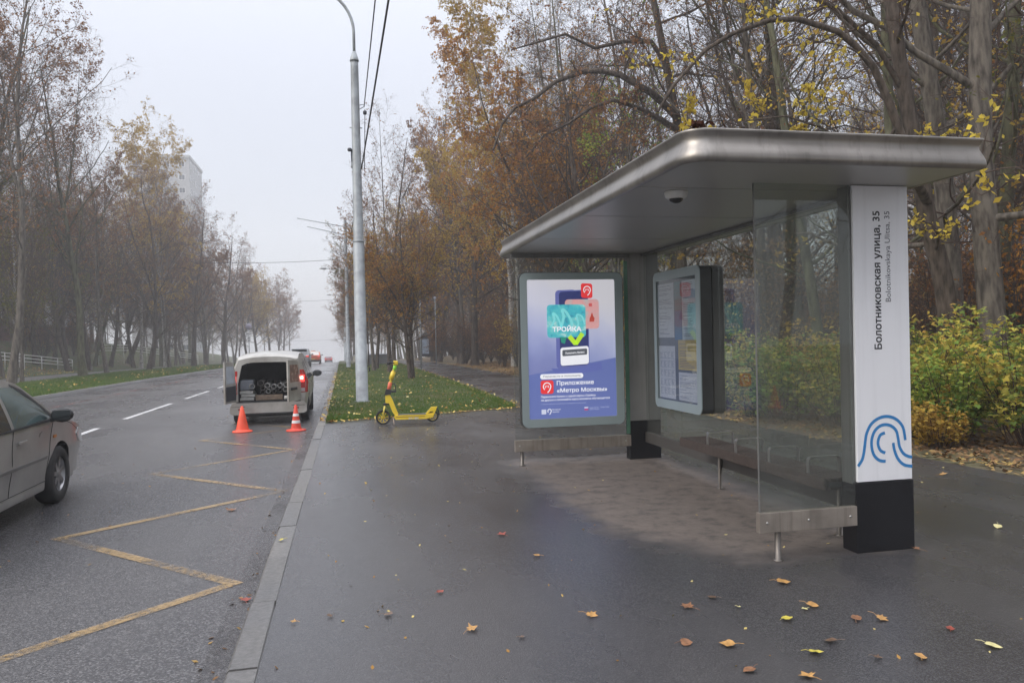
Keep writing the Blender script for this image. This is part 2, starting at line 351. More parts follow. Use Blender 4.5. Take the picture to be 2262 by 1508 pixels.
# triangular grass verge between kerb and path, 4 cm proud of the asphalt
def front(x): return 15.45 + (x + .43) * .36
V = []; nx, ny = 12, 60
for j in range(ny):
    t = (j / (ny - 1)) ** 1.7
    for i in range(nx):
        s = i / (nx - 1); xg = -.43 + s * 4.2
        y = front(xg) * (1 - t) + 400 * t; xl = float(kerbX(y)) + .15; xr = float(pathL(y)); x = xl + s * (xr - xl)
        edge = .0 if (j == 0 or i == nx - 1) else .045
        V.append((x, y, float(H(x, y)) + edge - (.01 if edge == 0 else 0)))
link('verge_ground_right', np_mesh('verge_ground_right', V, [(j * nx + i, j * nx + i + 1, (j + 1) * nx + i + 1, (j + 1) * nx + i) for j in range(ny - 1) for i in range(nx - 1)], M_GRASS, True))['kind'] = 'structure'

# right kerb: stones one metre long, joints recessed
kerb = empty('kerb'); kerb['kind'] = 'structure'
y = -3.0; k = 0; rng = random.Random(4)
while y < 60:
    g = .007; y1 = y + 1.0; z0, z1 = float(drop(y)), float(drop(y1)); xa, xb = float(kerbX(y)), float(kerbX(y1)); jx = rng.uniform(-.006, .006); jz = rng.uniform(-.004, .004)
    b = MB(); W = .15
    vs = []
    for (yy, xx, zz) in ((y + g / 2, xa, z0), (y1 - g / 2, xb, z1)):
        xx += jx
        vs += [(xx + .0, yy, zz - .2), (xx, yy, zz - .014 + jz), (xx + .014, yy, zz + jz + .001), (xx + W - .004, yy, zz + jz + .002), (xx + W - .004, yy, zz - .2)]
    b.add(vs, [(0, 1, 6, 5), (1, 2, 7, 6), (2, 3, 8, 7), (3, 4, 9, 8), (4, 3, 2, 1, 0), (5, 6, 7, 8, 9)])
    b.build('kerbstone', M_KERB, kerb, fix=True); y = y1; k += 1
def kerbrun(name, xf, ys, parent=None):
    V = []; 
    for y in ys:
        x = xf(y); z = float(drop(y)); V += [(x[0], y, z - .25), (x[0], y, z + .004), (x[1], y, z + .004), (x[1], y, z - .25)]
    F_ = [(j * 4 + i, j * 4 + i + 1, (j + 1) * 4 + i + 1, (j + 1) * 4 + i) for j in range(len(ys) - 1) for i in range(3)]
    return link(name, np_mesh(name, V, F_, M_KERB), parent)
fk = kerbrun('far_kerb', lambda y: (float(kerbX(y)), float(kerbX(y)) + .149), [60] + list(np.arange(63, 400, 6)), kerb)
kl = kerbrun('kerb_left', lambda y: (KL - .15, KL), list(YS)); kl['kind'] = 'structure'

# painted markings (worn)
def paintmat(name, col, wear, grow_wear=0, amax=.92):
    m = bpy.data.materials.new(name); m.use_nodes = True; n = m.node_tree; b = n.nodes['Principled BSDF']; L = n.links.new
    b.inputs['Roughness'].default_value = .4; t = N(n, 'ShaderNodeTexCoord')
    z = N(n, 'ShaderNodeTexNoise'); z.inputs['Scale'].default_value = 26; z.inputs['Detail'].default_value = 7; z.inputs['Roughness'].default_value = .75; L(t.outputs['Object'], z.inputs[0])
    z2 = N(n, 'ShaderNodeTexNoise'); z2.inputs['Scale'].default_value = 1.1; z2.inputs['Detail'].default_value = 3; L(t.outputs['Object'], z2.inputs[0])
    a = N(n, 'ShaderNodeMath', operation='ADD'); L(z.outputs[0], a.inputs[0]); L(z2.outputs[0], a.inputs[1])
    sp = N(n, 'ShaderNodeSeparateXYZ'); L(t.outputs['Object'], sp.inputs[0]); wr_ = N(n, 'ShaderNodeMapRange'); wr_.inputs[1].default_value = 6; wr_.inputs[2].default_value = 17; wr_.inputs[4].default_value = grow_wear; L(sp.outputs[1], wr_.inputs[0])
    a1 = a; a = N(n, 'ShaderNodeMath', operation='SUBTRACT'); L(a1.outputs[0], a.inputs[0]); L(wr_.outputs[0], a.inputs[1])
    mr = N(n, 'ShaderNodeMapRange'); mr.inputs[1].default_value = wear; mr.inputs[2].default_value = wear + .28; mr.inputs[3].default_value = .08; mr.inputs[4].default_value = amax; L(a.outputs[0], mr.inputs[0])
    L(mr.outputs[0], b.inputs['Alpha']); b.inputs['Base Color'].default_value = (*col, 1)
    return m
M_YEL = paintmat('worn_yellow_paint', (.40, .27, .12), .80, .16, .78); M_WHT = paintmat('worn_white_paint', (.62, .62, .62), .62); M_RED = paintmat('worn_red_paint', (.35, .12, .10), 1.0)
def strip(b, p, q, wd):
    p = Vector(p); q = Vector(q); dd = (q - p).normalized(); nn = Vector((-dd.y, dd.x)) * wd / 2; K = max(1, int((q - p).length / 3)); 
    vs = []
    for i in range(K + 1):
        c = p.lerp(q, i / K)
        for s in (-1, 1):
            e = c + nn * s; vs.append((e.x, e.y, float(drop(e.y)) - .13 + .005))
    b.add(vs, [(2 * i, 2 * i + 1, 2 * i + 3, 2 * i + 2) for i in range(K)])
zz = [(-2.5, 4.22), (-.79, 5.88), (-2.52, 7.7), (-.68, 9.34), (-2.5, 11.15), (-.77, 12.85), (-2.46, 14.66), (-.85, 16.1), (-2.45, 17.9), (-.8, 19.5)]
b = MB()
for i in range(len(zz) - 1):
    p, q = Vector(zz[i]), Vector(zz[i + 1]); dd = (q - p).normalized() * .045; strip(b, p - dd if i % 2 else p + dd, q + dd if i % 2 else q - dd, .10)
    # each leg sits 0.4 mm above the last so the corners never share a plane
    for k in range(len(b.v) - (max(1, int((q - p).length / 3)) + 1) * 2, len(b.v)): b.v[k] = (b.v[k][0], b.v[k][1], b.v[k][2] + .0006 * (i % 2))
tag(b.build('road_marking_zigzag', M_YEL, fix=False), kind='structure')
b = MB()
for a, e in [(-8, -3.4), (-1.5, 3.2), (5, 9.6), (12, 17.9), (20, 25.2), (27.4, 32), (34.4, 39), (41.3, 46), (48.5, 53), (55.5, 60), (62.5, 67), (69.5, 74), (76.5, 81), (83.5, 88), (90.5, 95), (97, 102), (104, 109), (111, 116)]:
    strip(b, (-5.05, a), (-5.05, e), .13)
tag(b.build('road_marking_lane_line', M_WHT, fix=False), kind='structure')
b = MB(); ys_ = [-2, 3, 6, 10.5, 16.5, 26, 40, 60]
for a, e in zip(ys_[:-1], ys_[1:]): strip(b, (float(kerbX(a)) - .10, a), (float(kerbX(e)) - .10, e), .17)
tag(b.build('gutter_silt', paintmat('gutter_silt', (.028, .022, .018), 1.02, 0, .6), fix=False), kind='structure')
b = MB(); strip(b, (-8.35, 14), (-8.35, 60), .12); tag(b.build('road_marking_red_line', M_RED, fix=False), kind='structure')

# ------------------------------------------------------------------ scattered grass and leaves
rngn = np.random.default_rng(11)
def blades(name, P, h, wd, m, lean=.5):
    n = len(P); a = rngn.uniform(0, 2 * PI, n); b_ = rngn.uniform(0, 2 * PI, n); hh = h * rngn.uniform(.5, 1.3, n)
    u = np.c_[np.cos(a), np.sin(a), np.zeros(n)] * wd; tip = P + np.c_[np.cos(b_) * hh * lean, np.sin(b_) * hh * lean, hh]
    V = np.stack([P - u, P + u, tip], 1).reshape(-1, 3); F_ = np.arange(3 * n).reshape(-1, 3)
    return np_mesh(name, V, F_, m)
def scatter(n, x0, x1, y0, y1, cond=None, power=1.0):
    x = rngn.uniform(x0, x1, n); y = y0 + (y1 - y0) * rngn.uniform(0, 1, n) ** power
    if cond is not None:
        k = cond(x, y); x, y = x[k], y[k]
    return np.c_[x, y, H(x, y)]
M_BLADE = leafmat('grass_blades', [(.055, .10, .018), (.085, .15, .03), (.11, .18, .04), (.17, .18, .06)], .3)
def in_tri(x, y): return (x > kerbX(y) + .16) & (x < pathL(y) - .02) & (y > front(x) + .05)
P = scatter(200000, -.4, 5.2, 15.4, 75, in_tri, 1.9); P[:, 2] += .03
tag(link('grass', blades('grass', P, .055, .006, M_BLADE)), 'short green verge grass around the lamp pole, dotted with yellow leaves', 'grass', kind='stuff')
P = np.r_[scatter(90000, -18, -10.4, 22, 120, lambda x, y: x > np.interp(y, [30, 43, 70, 130], [-15.6, -16.3, -17.8, -18.2]), 1.5), scatter(60000, -42, -20.7, 30, 130, None, 1.3)]
tag(link('grass', blades('grass_far', P, .10, .016, M_BLADE)), 'green grass of the far verge and bank across the road', 'grass', kind='stuff')
def leafquads(name, P, size, m, tilt=.35, flat=.02):
    n = len(P); a = rngn.uniform(0, 2 * PI, n); s = size * rngn.uniform(.55, 1.3, n)
    tx, ty = rngn.normal(0, tilt, n), rngn.normal(0, tilt, n)
    u = np.c_[np.cos(a), np.sin(a), tx] * s[:, None]; v = np.c_[-np.sin(a), np.cos(a), ty] * (s * .7)[:, None]
    P = P + np.c_[np.zeros(n), np.zeros(n), flat + s * .25 * np.abs(tx)]
    V = np.stack([P - u, P - v * .8 + u * .1, P + u, P + v * .8 + u * .1], 1).reshape(-1, 3); return np_mesh(name, V, np.arange(4 * n).reshape(-1, 4), m)
P = scatter(1150, -.4, 5.2, 15.4, 75, in_tri, 1.7); P[:, 2] += .06
P2 = scatter(1500, -.4, 4, 15.4, 17.3, lambda x, y: (np.abs(y - front(x) + .02) < .13) & (x > kerbX(y) + .16), 1); P2[:, 2] += .01
P3 = scatter(3500, -.5, .3, 15.5, 45, lambda x, y: (np.abs(x - kerbX(y) - .16) < .12) & (rngn.uniform(0, 1, len(x)) < .45), 1.4); P3[:, 2] += .02
P4 = scatter(3000, 3, 6, 17, 60, lambda x, y: np.abs(x - pathL(y)) < .22, 1.2); P4[:, 2] += .02
tag(link('leaf_litter', leafquads('leaf_litter', np.r_[P, P2, P3, P4], .040, LM['litter'])), 'yellow and brown leaves scattered over the verge grass by the lamp pole', 'fallen leaves', kind='stuff')
P = np.r_[scatter(42000, 6.6, 13, 5, 60, lambda x, y: x > pathR(y) + rngn.normal(0, .12, len(x)), 1.6), scatter(22000, 8, 40, 8, 110, lambda x, y: x > pathR(y), 1.3)]; P[:, 2] += .01
tag(link('leaf_litter', leafquads('leaf_litter_wood', P, .04, LM['dry'], .3)), 'brown leaf litter covering the floor of the wood', 'fallen leaves', kind='stuff')
P = np.r_[scatter(350, -15, -10.4, 25, 90), scatter(5000, -30, -20.7, 35, 100, lambda x, y: y < 70)]; P[:, 2] += .08
tag(link('leaf_litter', leafquads('leaf_litter_bank', P, .07, LM['litter'], .4)), 'leaves lying on the far verge and bank', 'fallen leaves', kind='stuff')
P = np.r_[scatter(420, -.35, 7, 2.8, 22, lambda x, y: ~in_tri(x, y) & (x > kerbX(y) + .16), 1.2), scatter(160, 4, 7.4, 17, 60, lambda x, y: x > pathL(y) + .1)]
tag(link('leaf_litter', leafquads('leaf_litter_pavement', P, .015, LM['litter'], .3, .003)), 'small leaf scraps and seeds scattered on the wet pavement', 'fallen leaves', kind='stuff')
P = scatter(90, -3.5, -.65, 3.5, 30); P2 = scatter(260, -.95, -.6, 3.5, 30, lambda x, y: (x < kerbX(y) - .02) & (x > kerbX(y) - .25)); P = np.r_[P, P2]; P[:, 2] -= .13
tag(link('leaf_litter', leafquads('leaf_litter_road', P, .018, LM['dry'], .3, .004)), 'dark leaf scraps lying in the gutter along the kerb', 'fallen leaves', kind='stuff')
#@@PART2
# ------------------------------------------------------------------ lettering helpers
def lettering(txt, fit, m, parent, origin, ux, uy, name='lettering', bold=0, fit_h=None, align='left'):
    """flat letters: txt laid from origin along unit ux (letters' up = uy), scaled to run FIT metres"""
    cu = bpy.data.curves.new(name, 'FONT'); cu.body = txt; cu.size = 1; cu.resolution_u = 3; cu.fill_mode = 'NONE' if hasattr(cu, 'fill_mode') else None
    to = bpy.data.objects.new('tmp_text', cu); C.objects.link(to); dg = bpy.context.evaluated_depsgraph_get()
    me = bpy.data.meshes.new_from_object(to.evaluated_get(dg)); bpy.data.objects.remove(to); bpy.data.curves.remove(cu)
    n = len(me.vertices); a = np.empty(n * 3, np.float32); me.vertices.foreach_get('co', a); a = a.reshape(-1, 3)[:, :2].astype(float)
    nx = {}
    for e in me.edges: nx.setdefault(e.vertices[0], []).append(e.vertices[1]); nx.setdefault(e.vertices[1], []).append(e.vertices[0])
    bpy.data.meshes.remove(me); seen = set(); loops = []
    for v in range(n):                                   # outlines keep the font's vertex order, which gives their winding
        if v in seen or v not in nx: continue
        lp = [v]; seen.add(v); cur = v
        while True:
            o_ = [q for q in nx[cur] if q not in seen]
            if not o_: break
            q = cur + 1 if cur + 1 in o_ else o_[0]; lp.append(q); seen.add(q); cur = q
        if len(lp) > 2: loops.append(lp)
    from mathutils.geometry import delaunay_2d_cdt
    A_ = np.concatenate([a[l] for l in loops]); B_ = np.concatenate([a[l[1:] + l[:1]] for l in loops])
    ed = [(l[i], l[(i + 1) % len(l)]) for l in loops for i in range(len(l))]
    vo, _, fo, _, _, _ = delaunay_2d_cdt([Vector(p) for p in a], ed, [], 0, 1e-6)
    vo = np.array([tuple(v) for v in vo]); fo = np.array([f for f in fo if len(f) == 3]); c = vo[fo].mean(1); wn = np.zeros(len(c))
    for k in range(0, len(c), 400):                      # keep the triangles inside the outlines (winding not zero)
        q = c[k:k + 400]; up = (A_[None, :, 1] <= q[:, None, 1]); dn = (B_[None, :, 1] <= q[:, None, 1])
        cr = (B_[None, :, 0] - A_[None, :, 0]) * (q[:, None, 1] - A_[None, :, 1]) - (q[:, None, 0] - A_[None, :, 0]) * (B_[None, :, 1] - A_[None, :, 1])
        wn[k:k + 400] = ((up & ~dn & (cr > 0)).astype(int) - (~up & dn & (cr < 0)).astype(int)).sum(1)
    fo = fo[wn != 0]
    w0, w1 = vo[:, 0].min(), vo[:, 0].max(); s = fit / (w1 - w0); sy = s if fit_h is None else fit_h / (vo[:, 1].max() - vo[:, 1].min())
    P = np.array(origin) + ((vo[:, 0] - w0) * s)[:, None] * np.array(ux) + (vo[:, 1] * sy)[:, None] * np.array(uy)
    gx_ = np.sort(vo[np.unique(fo)][:, 0]); gaps = np.where(np.diff(gx_) > .20)[0]; cuts = [(gx_[g] + gx_[g + 1]) / 2 for g in gaps]
    if bold:
        # heavier weight: the same letters again, shifted by a hair, each 0.05 mm prouder
        nn = np.cross(np.array(ux), np.array(uy)); V_, F_ = [], []
        tv = vo; vo = np.tile(vo, (5, 1))
        for i, (du, dv) in enumerate(((-1, -1), (1, -1), (-1, 1), (1, 1), (0, 0))): V_.append(P + (np.array(ux) * du + np.array(uy) * dv) * bold * s + nn * .00005 * i); F_.append(fo + i * len(P))
        P = np.concatenate(V_); fo = np.concatenate(F_)
    wi = np.searchsorted(np.array(cuts), vo[fo].mean(1)[:, 0]) if cuts else np.zeros(len(fo), int)     # one object per word
    for k in range(len(cuts) + 1):
        f = fo[wi == k]
        if not len(f): continue
        u_, inv = np.unique(f.ravel(), return_inverse=True); o = link(name, np_mesh(name, P[u_], inv.reshape(-1, 3), m), parent)
    return o
def stroke(b, pts, wd, P):
    """flat stroke of width wd through 2D pts, mapped by P(u,v)"""
    pts = [Vector(p) for p in pts]; vs = []
    for i, p in enumerate(pts):
        t = (pts[min(i + 1, len(pts) - 1)] - pts[max(i - 1, 0)]).normalized(); nn = Vector((-t.y, t.x)) * wd / 2
        vs += [P(*(p + nn)), P(*(p - nn))]
    b.add(vs, [(2 * i, 2 * i + 1, 2 * i + 3, 2 * i + 2) for i in range(len(pts) - 1)])
def arcpts(cx, cy, r, a0, a1, n=18):
    return [(cx + r * math.cos(math.radians(a0 + (a1 - a0) * i / n)), cy + r * math.sin(math.radians(a0 + (a1 - a0) * i / n))) for i in range(n + 1)]
def spline(pts, n=8):
    pts = [Vector(p) for p in pts]; q = [pts[0]] + pts + [pts[-1]]; out = []
    for i in range(1, len(q) - 2):
        for k in range(n):
            t = k / n; a, b_, c, d_ = q[i - 1], q[i], q[i + 1], q[i + 2]
            out.append(.5 * ((2 * b_) + (c - a) * t + (2 * a - 5 * b_ + 4 * c - d_) * t * t + (3 * b_ - a - 3 * c + d_) * t ** 3))
    return [tuple(v) for v in out + [pts[-1]]]

# ------------------------------------------------------------------ bus shelter
STEEL = mat('brushed_steel', (.17, .155, .14), .42, .8, .10, 14, .03)
FASC = mat('roof_fascia_metal', (.33, .31, .285), .38, .9, .07, 3, .01, dirt=(.25, .235, .215), streak=.22)
SOFF = mat('soffit_panel', (.42, .41, .39), .38, .3, .05, 1.5)
SIDEM = mat('shelter_grey_paint', (.17, .17, .165), .45, .3, .08, 5, streak=.3)
COLM = mat('column_grey_panel', (.24, .235, .225), .42, .35, .1, 3, streak=.25)
BEAMM = mat('lower_beam_steel', (.33, .29, .25), .42, .6, .14, 6, .05, streak=.35)
BLK = mat('black_plinth', (.010, .010, .012), .45, 0, .2, 5, spec=.3)
WHT = mat('white_name_panel', (.80, .81, .84), .35, 0, .02, 2, streak=.07)
WOOD = mat('dark_bench_wood', (.055, .042, .036), .55, 0, .25, 20, .2)
CHR = mat('armrest_steel', (.50, .49, .47), .32, .95, .05, 9)
GAPM = mat('dark_gap', (.02, .02, .02), .8, 0, 0)
GL = glass('shelter_glass', (.86, .885, .87)); GL2 = glass('clear_glass', (.90, .92, .915))
GEDGE = mat('green_glass_edge', (.10, .22, .15), .2, 0, .1, 9)
INK = mat('black_ink', (.02, .02, .025), .5, 0, 0); INK2 = mat('grey_ink', (.10, .10, .12), .5, 0, 0); BLU = mat('blue_ink', (.03, .21, .50), .4, 0, 0)
HR = 2.615
sh = empty('bus_shelter', (0, 0, 0), 0, 'long metal and glass bus shelter with a flat overhanging roof and slatted bench', 'bus shelter')

def plan(off, n=7):
    x0, x1, y0, y1 = 2.02 - off, 4.118 + off, 4.265 - off, 9.953 + off; r = max(.02, .17 + off); r2 = max(.01, .03 + off); p = []
    for cx, cy, a0, rr in ((x1 - r2, y1 - r2, 0, r2), (x0 + r, y1 - r, 90, r), (x0 + r, y0 + r, 180, r), (x1 - r2, y0 + r2, 270, r2)):
        for i in range(n + 1):
            a = math.radians(a0 + 90 * i / n); p.append((cx + rr * math.cos(a), cy + rr * math.sin(a)))
    return p
prof = [(-.10, HR + .03), (-.035, HR + .004), (-.02, HR), (-.006, HR + .006), (.004, HR + .020), (.006, HR + .038), (.001, HR + .058), (-.010, HR + .082), (-.022, HR + .106), (-.030, HR + .128), (-.031, HR + .146), (-.025, HR + .164), (-.013, HR + .182), (-.006, HR + .194), (-.012, HR + .200), (-.09, HR + .202)]
b = MB(); vs = []
for off, z in prof: vs += [(x, y_, z) for x, y_ in plan(off)]
m_ = len(plan(0)); fs = [(i * m_ + k, i * m_ + (k + 1) % m_, (i + 1) * m_ + (k + 1) % m_, (i + 1) * m_ + k) for i in range(len(prof) - 1) for k in range(m_)]
b.add(vs, fs, True); b.add(vs[-m_:], [tuple(range(m_))])
b.build('roof', FASC, sh)
seams = [4.30, 5.12, 6.42, 7.95, 9.25, 9.918]
def clip_y(poly, lo, hi):
    for s_, lim in ((1, lo), (-1, hi)):
        out = []
        for i, p in enumerate(poly):
            q = poly[i - 1]; a_, b_ = s_ * (q[1] - lim), s_ * (p[1] - lim)
            if (a_ >= 0) != (b_ >= 0): t_ = a_ / (a_ - b_); out.append((q[0] + (p[0] - q[0]) * t_, lim))
            if b_ >= 0: out.append(p)
        poly = out
    return poly
for a, e in zip(seams[:-1], seams[1:]):
    b = MB(); b.prism(clip_y(plan(-.036), a + .008, e - .008), 'z', HR + .006, HR + .03); b.build('ceiling_panel', SOFF, sh)
b = MB(); b.prism(plan(-.05), 'z', HR + .034, HR + .05); b.build('ceiling_backing', GAPM, sh)
# columns
b = MB().box(3.548, 4.0, 4.912, 5.03, .49, HR + .003, .004); b.build('column', SIDEM, sh)
MB().box(3.572, 4.02, 4.886, 4.910, .505, HR + .002, .003).build('name_panel', WHT, sh)
MB().box(3.552, 4.026, 4.880, 5.04, 0, .50, .004).build('column_plinth', BLK, sh)
b = MB().box(3.575, 3.83, 9.36, 9.47, .49, HR + .003, .004); b.build('column', COLM, sh)
MB().box(3.835, 3.995, 9.37, 9.47, .49, HR + .003, .004).build('column', SIDEM, sh)
MB().box(3.560, 3.985, 9.35, 9.48, 0, .488, .004).build('column_plinth', BLK, sh)
namep = [o for o in sh.children if o.name.startswith('name_panel')][0]
lettering('Болотниковская улица, 35', .985, INK, namep, (3.786, 4.8845, 1.45), (0, 0, 1), (-1, 0, 0), bold=.018)
lettering('Bolotnikovskaya Ulitsa, 35', .648, INK2, namep, (3.868, 4.8845, 1.788), (0, 0, 1), (-1, 0, 0))
S_ = .00209
def PL(px, py): return (3.573 + (px - 443) * S_, 4.8842, .512 + (1195 - py) * S_)
b = MB()
for pts in (spline([(444, 1143), (460, 1122), (468, 1095), (474, 1058), (480, 1032), (497, 1003), (523, 985), (553, 978), (583, 983), (607, 998), (624, 1022), (631, 1063)]),
            spline([(552, 1132), (527, 1127), (508, 1110), (499, 1085), (499, 1055), (510, 1028), (530, 1011), (553, 1006), (577, 1012), (596, 1030), (603, 1058), (608, 1085), (622, 1108), (640, 1119), (657, 1123)]),
            spline([(551, 1034), (532, 1042), (523, 1068), (532, 1093), (551, 1103)]),
            spline([(583, 1070), (588, 1098), (602, 1128), (625, 1148), (657, 1155)])):
    stroke(b, pts, 10.5, PL)
b.build('wave_logo', BLU, namep, fix=False)
# near side screen
b = MB().box(2.803, 3.545, 4.886, 4.898, .345, HR + .004); b.build('side_glass', GL, sh)
MB().box(2.798, 2.8025, 4.884, 4.900, .345, HR + .003).build('glass_edge', SIDEM, sh)
MB().box(2.783, 3.546, 4.862, 4.912, .205, .343, .003).build('lower_beam', BEAMM, sh)
MB().lathe([(.0, 0), (.036, 0), (.036, .008), (.021, .010), (.021, .206)], (2.935, 4.89, 0)).build('post', STEEL, sh)
# far side screen
MB().box(2.075, 3.572, 9.354, 9.366, .318, HR + .004).build('side_glass', GL2, sh)
MB().box(3.520, 3.570, 9.345, 9.352, .33, 2.52).build('glass_edge', GEDGE, sh)
MB().box(2.062, 3.572, 9.332, 9.384, .175, .316, .003).build('lower_beam', BEAMM, sh)
MB().box(2.062, 3.60, 9.340, 9.38, HR - .055, HR - .002, .003).build('top_rail', SIDEM, sh)
MB().lathe([(.0, 0), (.036, 0), (.036, .008), (.021, .010), (.021, .176)], (2.15, 9.36, 0)).build('post', STEEL, sh)
# back screen: four panes between the beam and the roof
for a, e in ((5.045, 5.968), (5.980, 7.340), (7.352, 8.30), (8.312, 9.355)):
    MB().box(3.796, 3.806, a, e, .345, HR + .003).build('back_pane', GL, sh)
MB().box(3.770, 3.830, 5.045, 9.365, HR - .03, HR - .002).build('top_rail', SIDEM, sh)
MB().box(3.765, 3.835, 5.042, 9.34, .215, .343, .004).build('back_beam', mat('back_beam_grey', (.10, .095, .09), .5, .3, .1, 5), sh)
for yy in (7.30, 5.35):
    MB().lathe([(.0, 0), (.04, 0), (.04, .008), (.023, .010), (.023, .40)], (3.745, yy, 0)).box(3.66, 3.745, yy - .018, yy + .018, .36, .40).build('post', STEEL, sh)
# bench: slats, front board, four bent armrests
bench = [('slat', 3.438 + i * .045, 3.474 + i * .045) for i in range(6)]
for nme, a, e in bench: MB().box(a, e, 5.05, 7.53, .485, .512, .003).build('bench_slat', WOOD, sh)
MB().box(3.412, 3.432, 5.05, 7.53, .425, .515, .003).build('bench_front', WOOD, sh)
for yy in (5.08, 6.2, 7.28): MB().box(3.47, 3.68, yy, yy + .04, .44, .482).build('bench_bracket', SIDEM, sh)
for p_ in ((2.84, 4.861, .274), (3.49, 4.861, .274), (3.16, 4.861, .274)): MB().lathe([(0, -.004), (.008, -.004), (.009, 0)], p_, 'y', 10).build('bolt', CHR, sh)
for p_ in ((2.12, 9.331, .245), (3.50, 9.331, .245)): MB().lathe([(0, -.004), (.009, -.004), (.010, 0)], p_, 'y', 10).build('bolt', CHR, sh)
for yy in (6.94, 6.39, 5.83, 5.28):
    path = spline([(3.436, .50), (3.436, .60), (3.445, .626), (3.47, .634), (3.66, .634), (3.69, .626), (3.702, .60), (3.702, .50)], 5); b = MB()
    vs = []
    for i, p in enumerate(path):
        t = (Vector(path[min(i + 1, len(path) - 1)]) - Vector(path[max(i - 1, 0)])).normalized(); nn = Vector((-t.y, t.x)) * .003
        for s, yo in ((1, -.019), (1, .019), (-1, .019), (-1, -.019)): vs.append((p[0] + nn.x * s, yy + yo, p[1] + nn.y * s))
    K = len(path); b.add(vs, [(i * 4 + k, i * 4 + (k + 1) % 4, (i + 1) * 4 + (k + 1) % 4, (i + 1) * 4 + k) for i in range(K - 1) for k in range(4)])
    b.build('armrest', CHR, sh)
# dome camera under the ceiling
dc = empty('dome_camera', (2.40, 5.27, HR + .006), 0, 'white dome camera with a dark lens fixed under the shelter ceiling', 'camera')
MB().lathe([(0, 0), (.084, 0), (.084, -.010), (.078, -.038), (.062, -.052), (.0, -.052)]).build('housing', mat('camera_white', (.62, .62, .6), .4, 0, .03), dc)
MB().lathe([(.052, -.051), (.046, -.066), (.03, -.078), (.012, -.083), (0, -.084)]).build('lens_dome', mat('camera_dark', (.01, .01, .012), .1, 0, 0), dc)
# wet leaves heaped at the roof corner
P = np.c_[rngn.normal(2.13, .05, 34), rngn.normal(4.33, .03, 34), np.full(34, HR + .204) + rngn.uniform(0, .008, 34)]
tag(link('leaf_clump', leafquads('leaf_clump', P, .020, leafmat('rotten_leaves', [(.03, .015, .012), (.07, .03, .02), (.05, .03, .02)]), .8)), 'small heap of dark wet leaves on the near corner of the shelter roof', 'leaves', kind='stuff')

# ------------------------------------------------------------------ lit advertising box at the far end
FRM = mat('lightbox_frame', (.33, .40, .41), .38, .25, .04, 3); FRMD = mat('lightbox_case', (.055, .057, .058), .45, .3, .1, 6)
def ring(b, outer, inner, axis, a, e):
    n = len(outer)
    def P(p, h): return {'x': (h, p[0], p[1]), 'y': (p[0], h, p[1])}[axis]
    vs = [P(p, a) for p in outer] + [P(p, a) for p in inner] + [P(p, e) for p in outer] + [P(p, e) for p in inner]
    for i in range(n):
        j = (i + 1) % n
        b.add([], []) ; 
        b.f += [(len(b.v) + i, len(b.v) + j, len(b.v) + n + j, len(b.v) + n + i), (len(b.v) + 2 * n + i, len(b.v) + 3 * n + i, len(b.v) + 3 * n + j, len(b.v) + 2 * n + j),
                (len(b.v) + i, len(b.v) + 2 * n + i, len(b.v) + 2 * n + j, len(b.v) + j), (len(b.v) + n + i, len(b.v) + n + j, len(b.v) + 3 * n + j, len(b.v) + 3 * n + i)]; b.sm += [False] * 4
    b.v += vs
lb = empty('advertising_lightbox', (2.8, 9.3, .47), 0, 'lit advertising lightbox with a blue poster at the far end of the shelter', 'lightbox')
def LB(o): o.matrix_parent_inverse = Matrix.Translation((-2.8, -9.3, -.47)); return o
X0, X1, Z0, Z1, YF = 2.146, 3.462, .473, 2.367, 9.25
b = MB(); b.prism(rrect(X0 - .012, X1 + .010, Z0 - .004, Z1 + .008, .085), 'y', YF + .018, 9.352); LB(b.build('case', FRMD, lb))
px0, px1, pz0, pz1 = 2.232, 3.360, .575, 2.283
b = MB(); ring(b, rrect(X0, X1, Z0, Z1, .08), rrect(px0, px1, pz0, pz1, .02), 'y', YF, YF + .017); frm = LB(b.build('frame', FRM, lb))
LBS = .57
def pr(name, col, s=None):
    m = mat(name, tuple(c * .5 for c in col), .3, 0, 0, emit=col, estr=LBS if s is None else s); return m
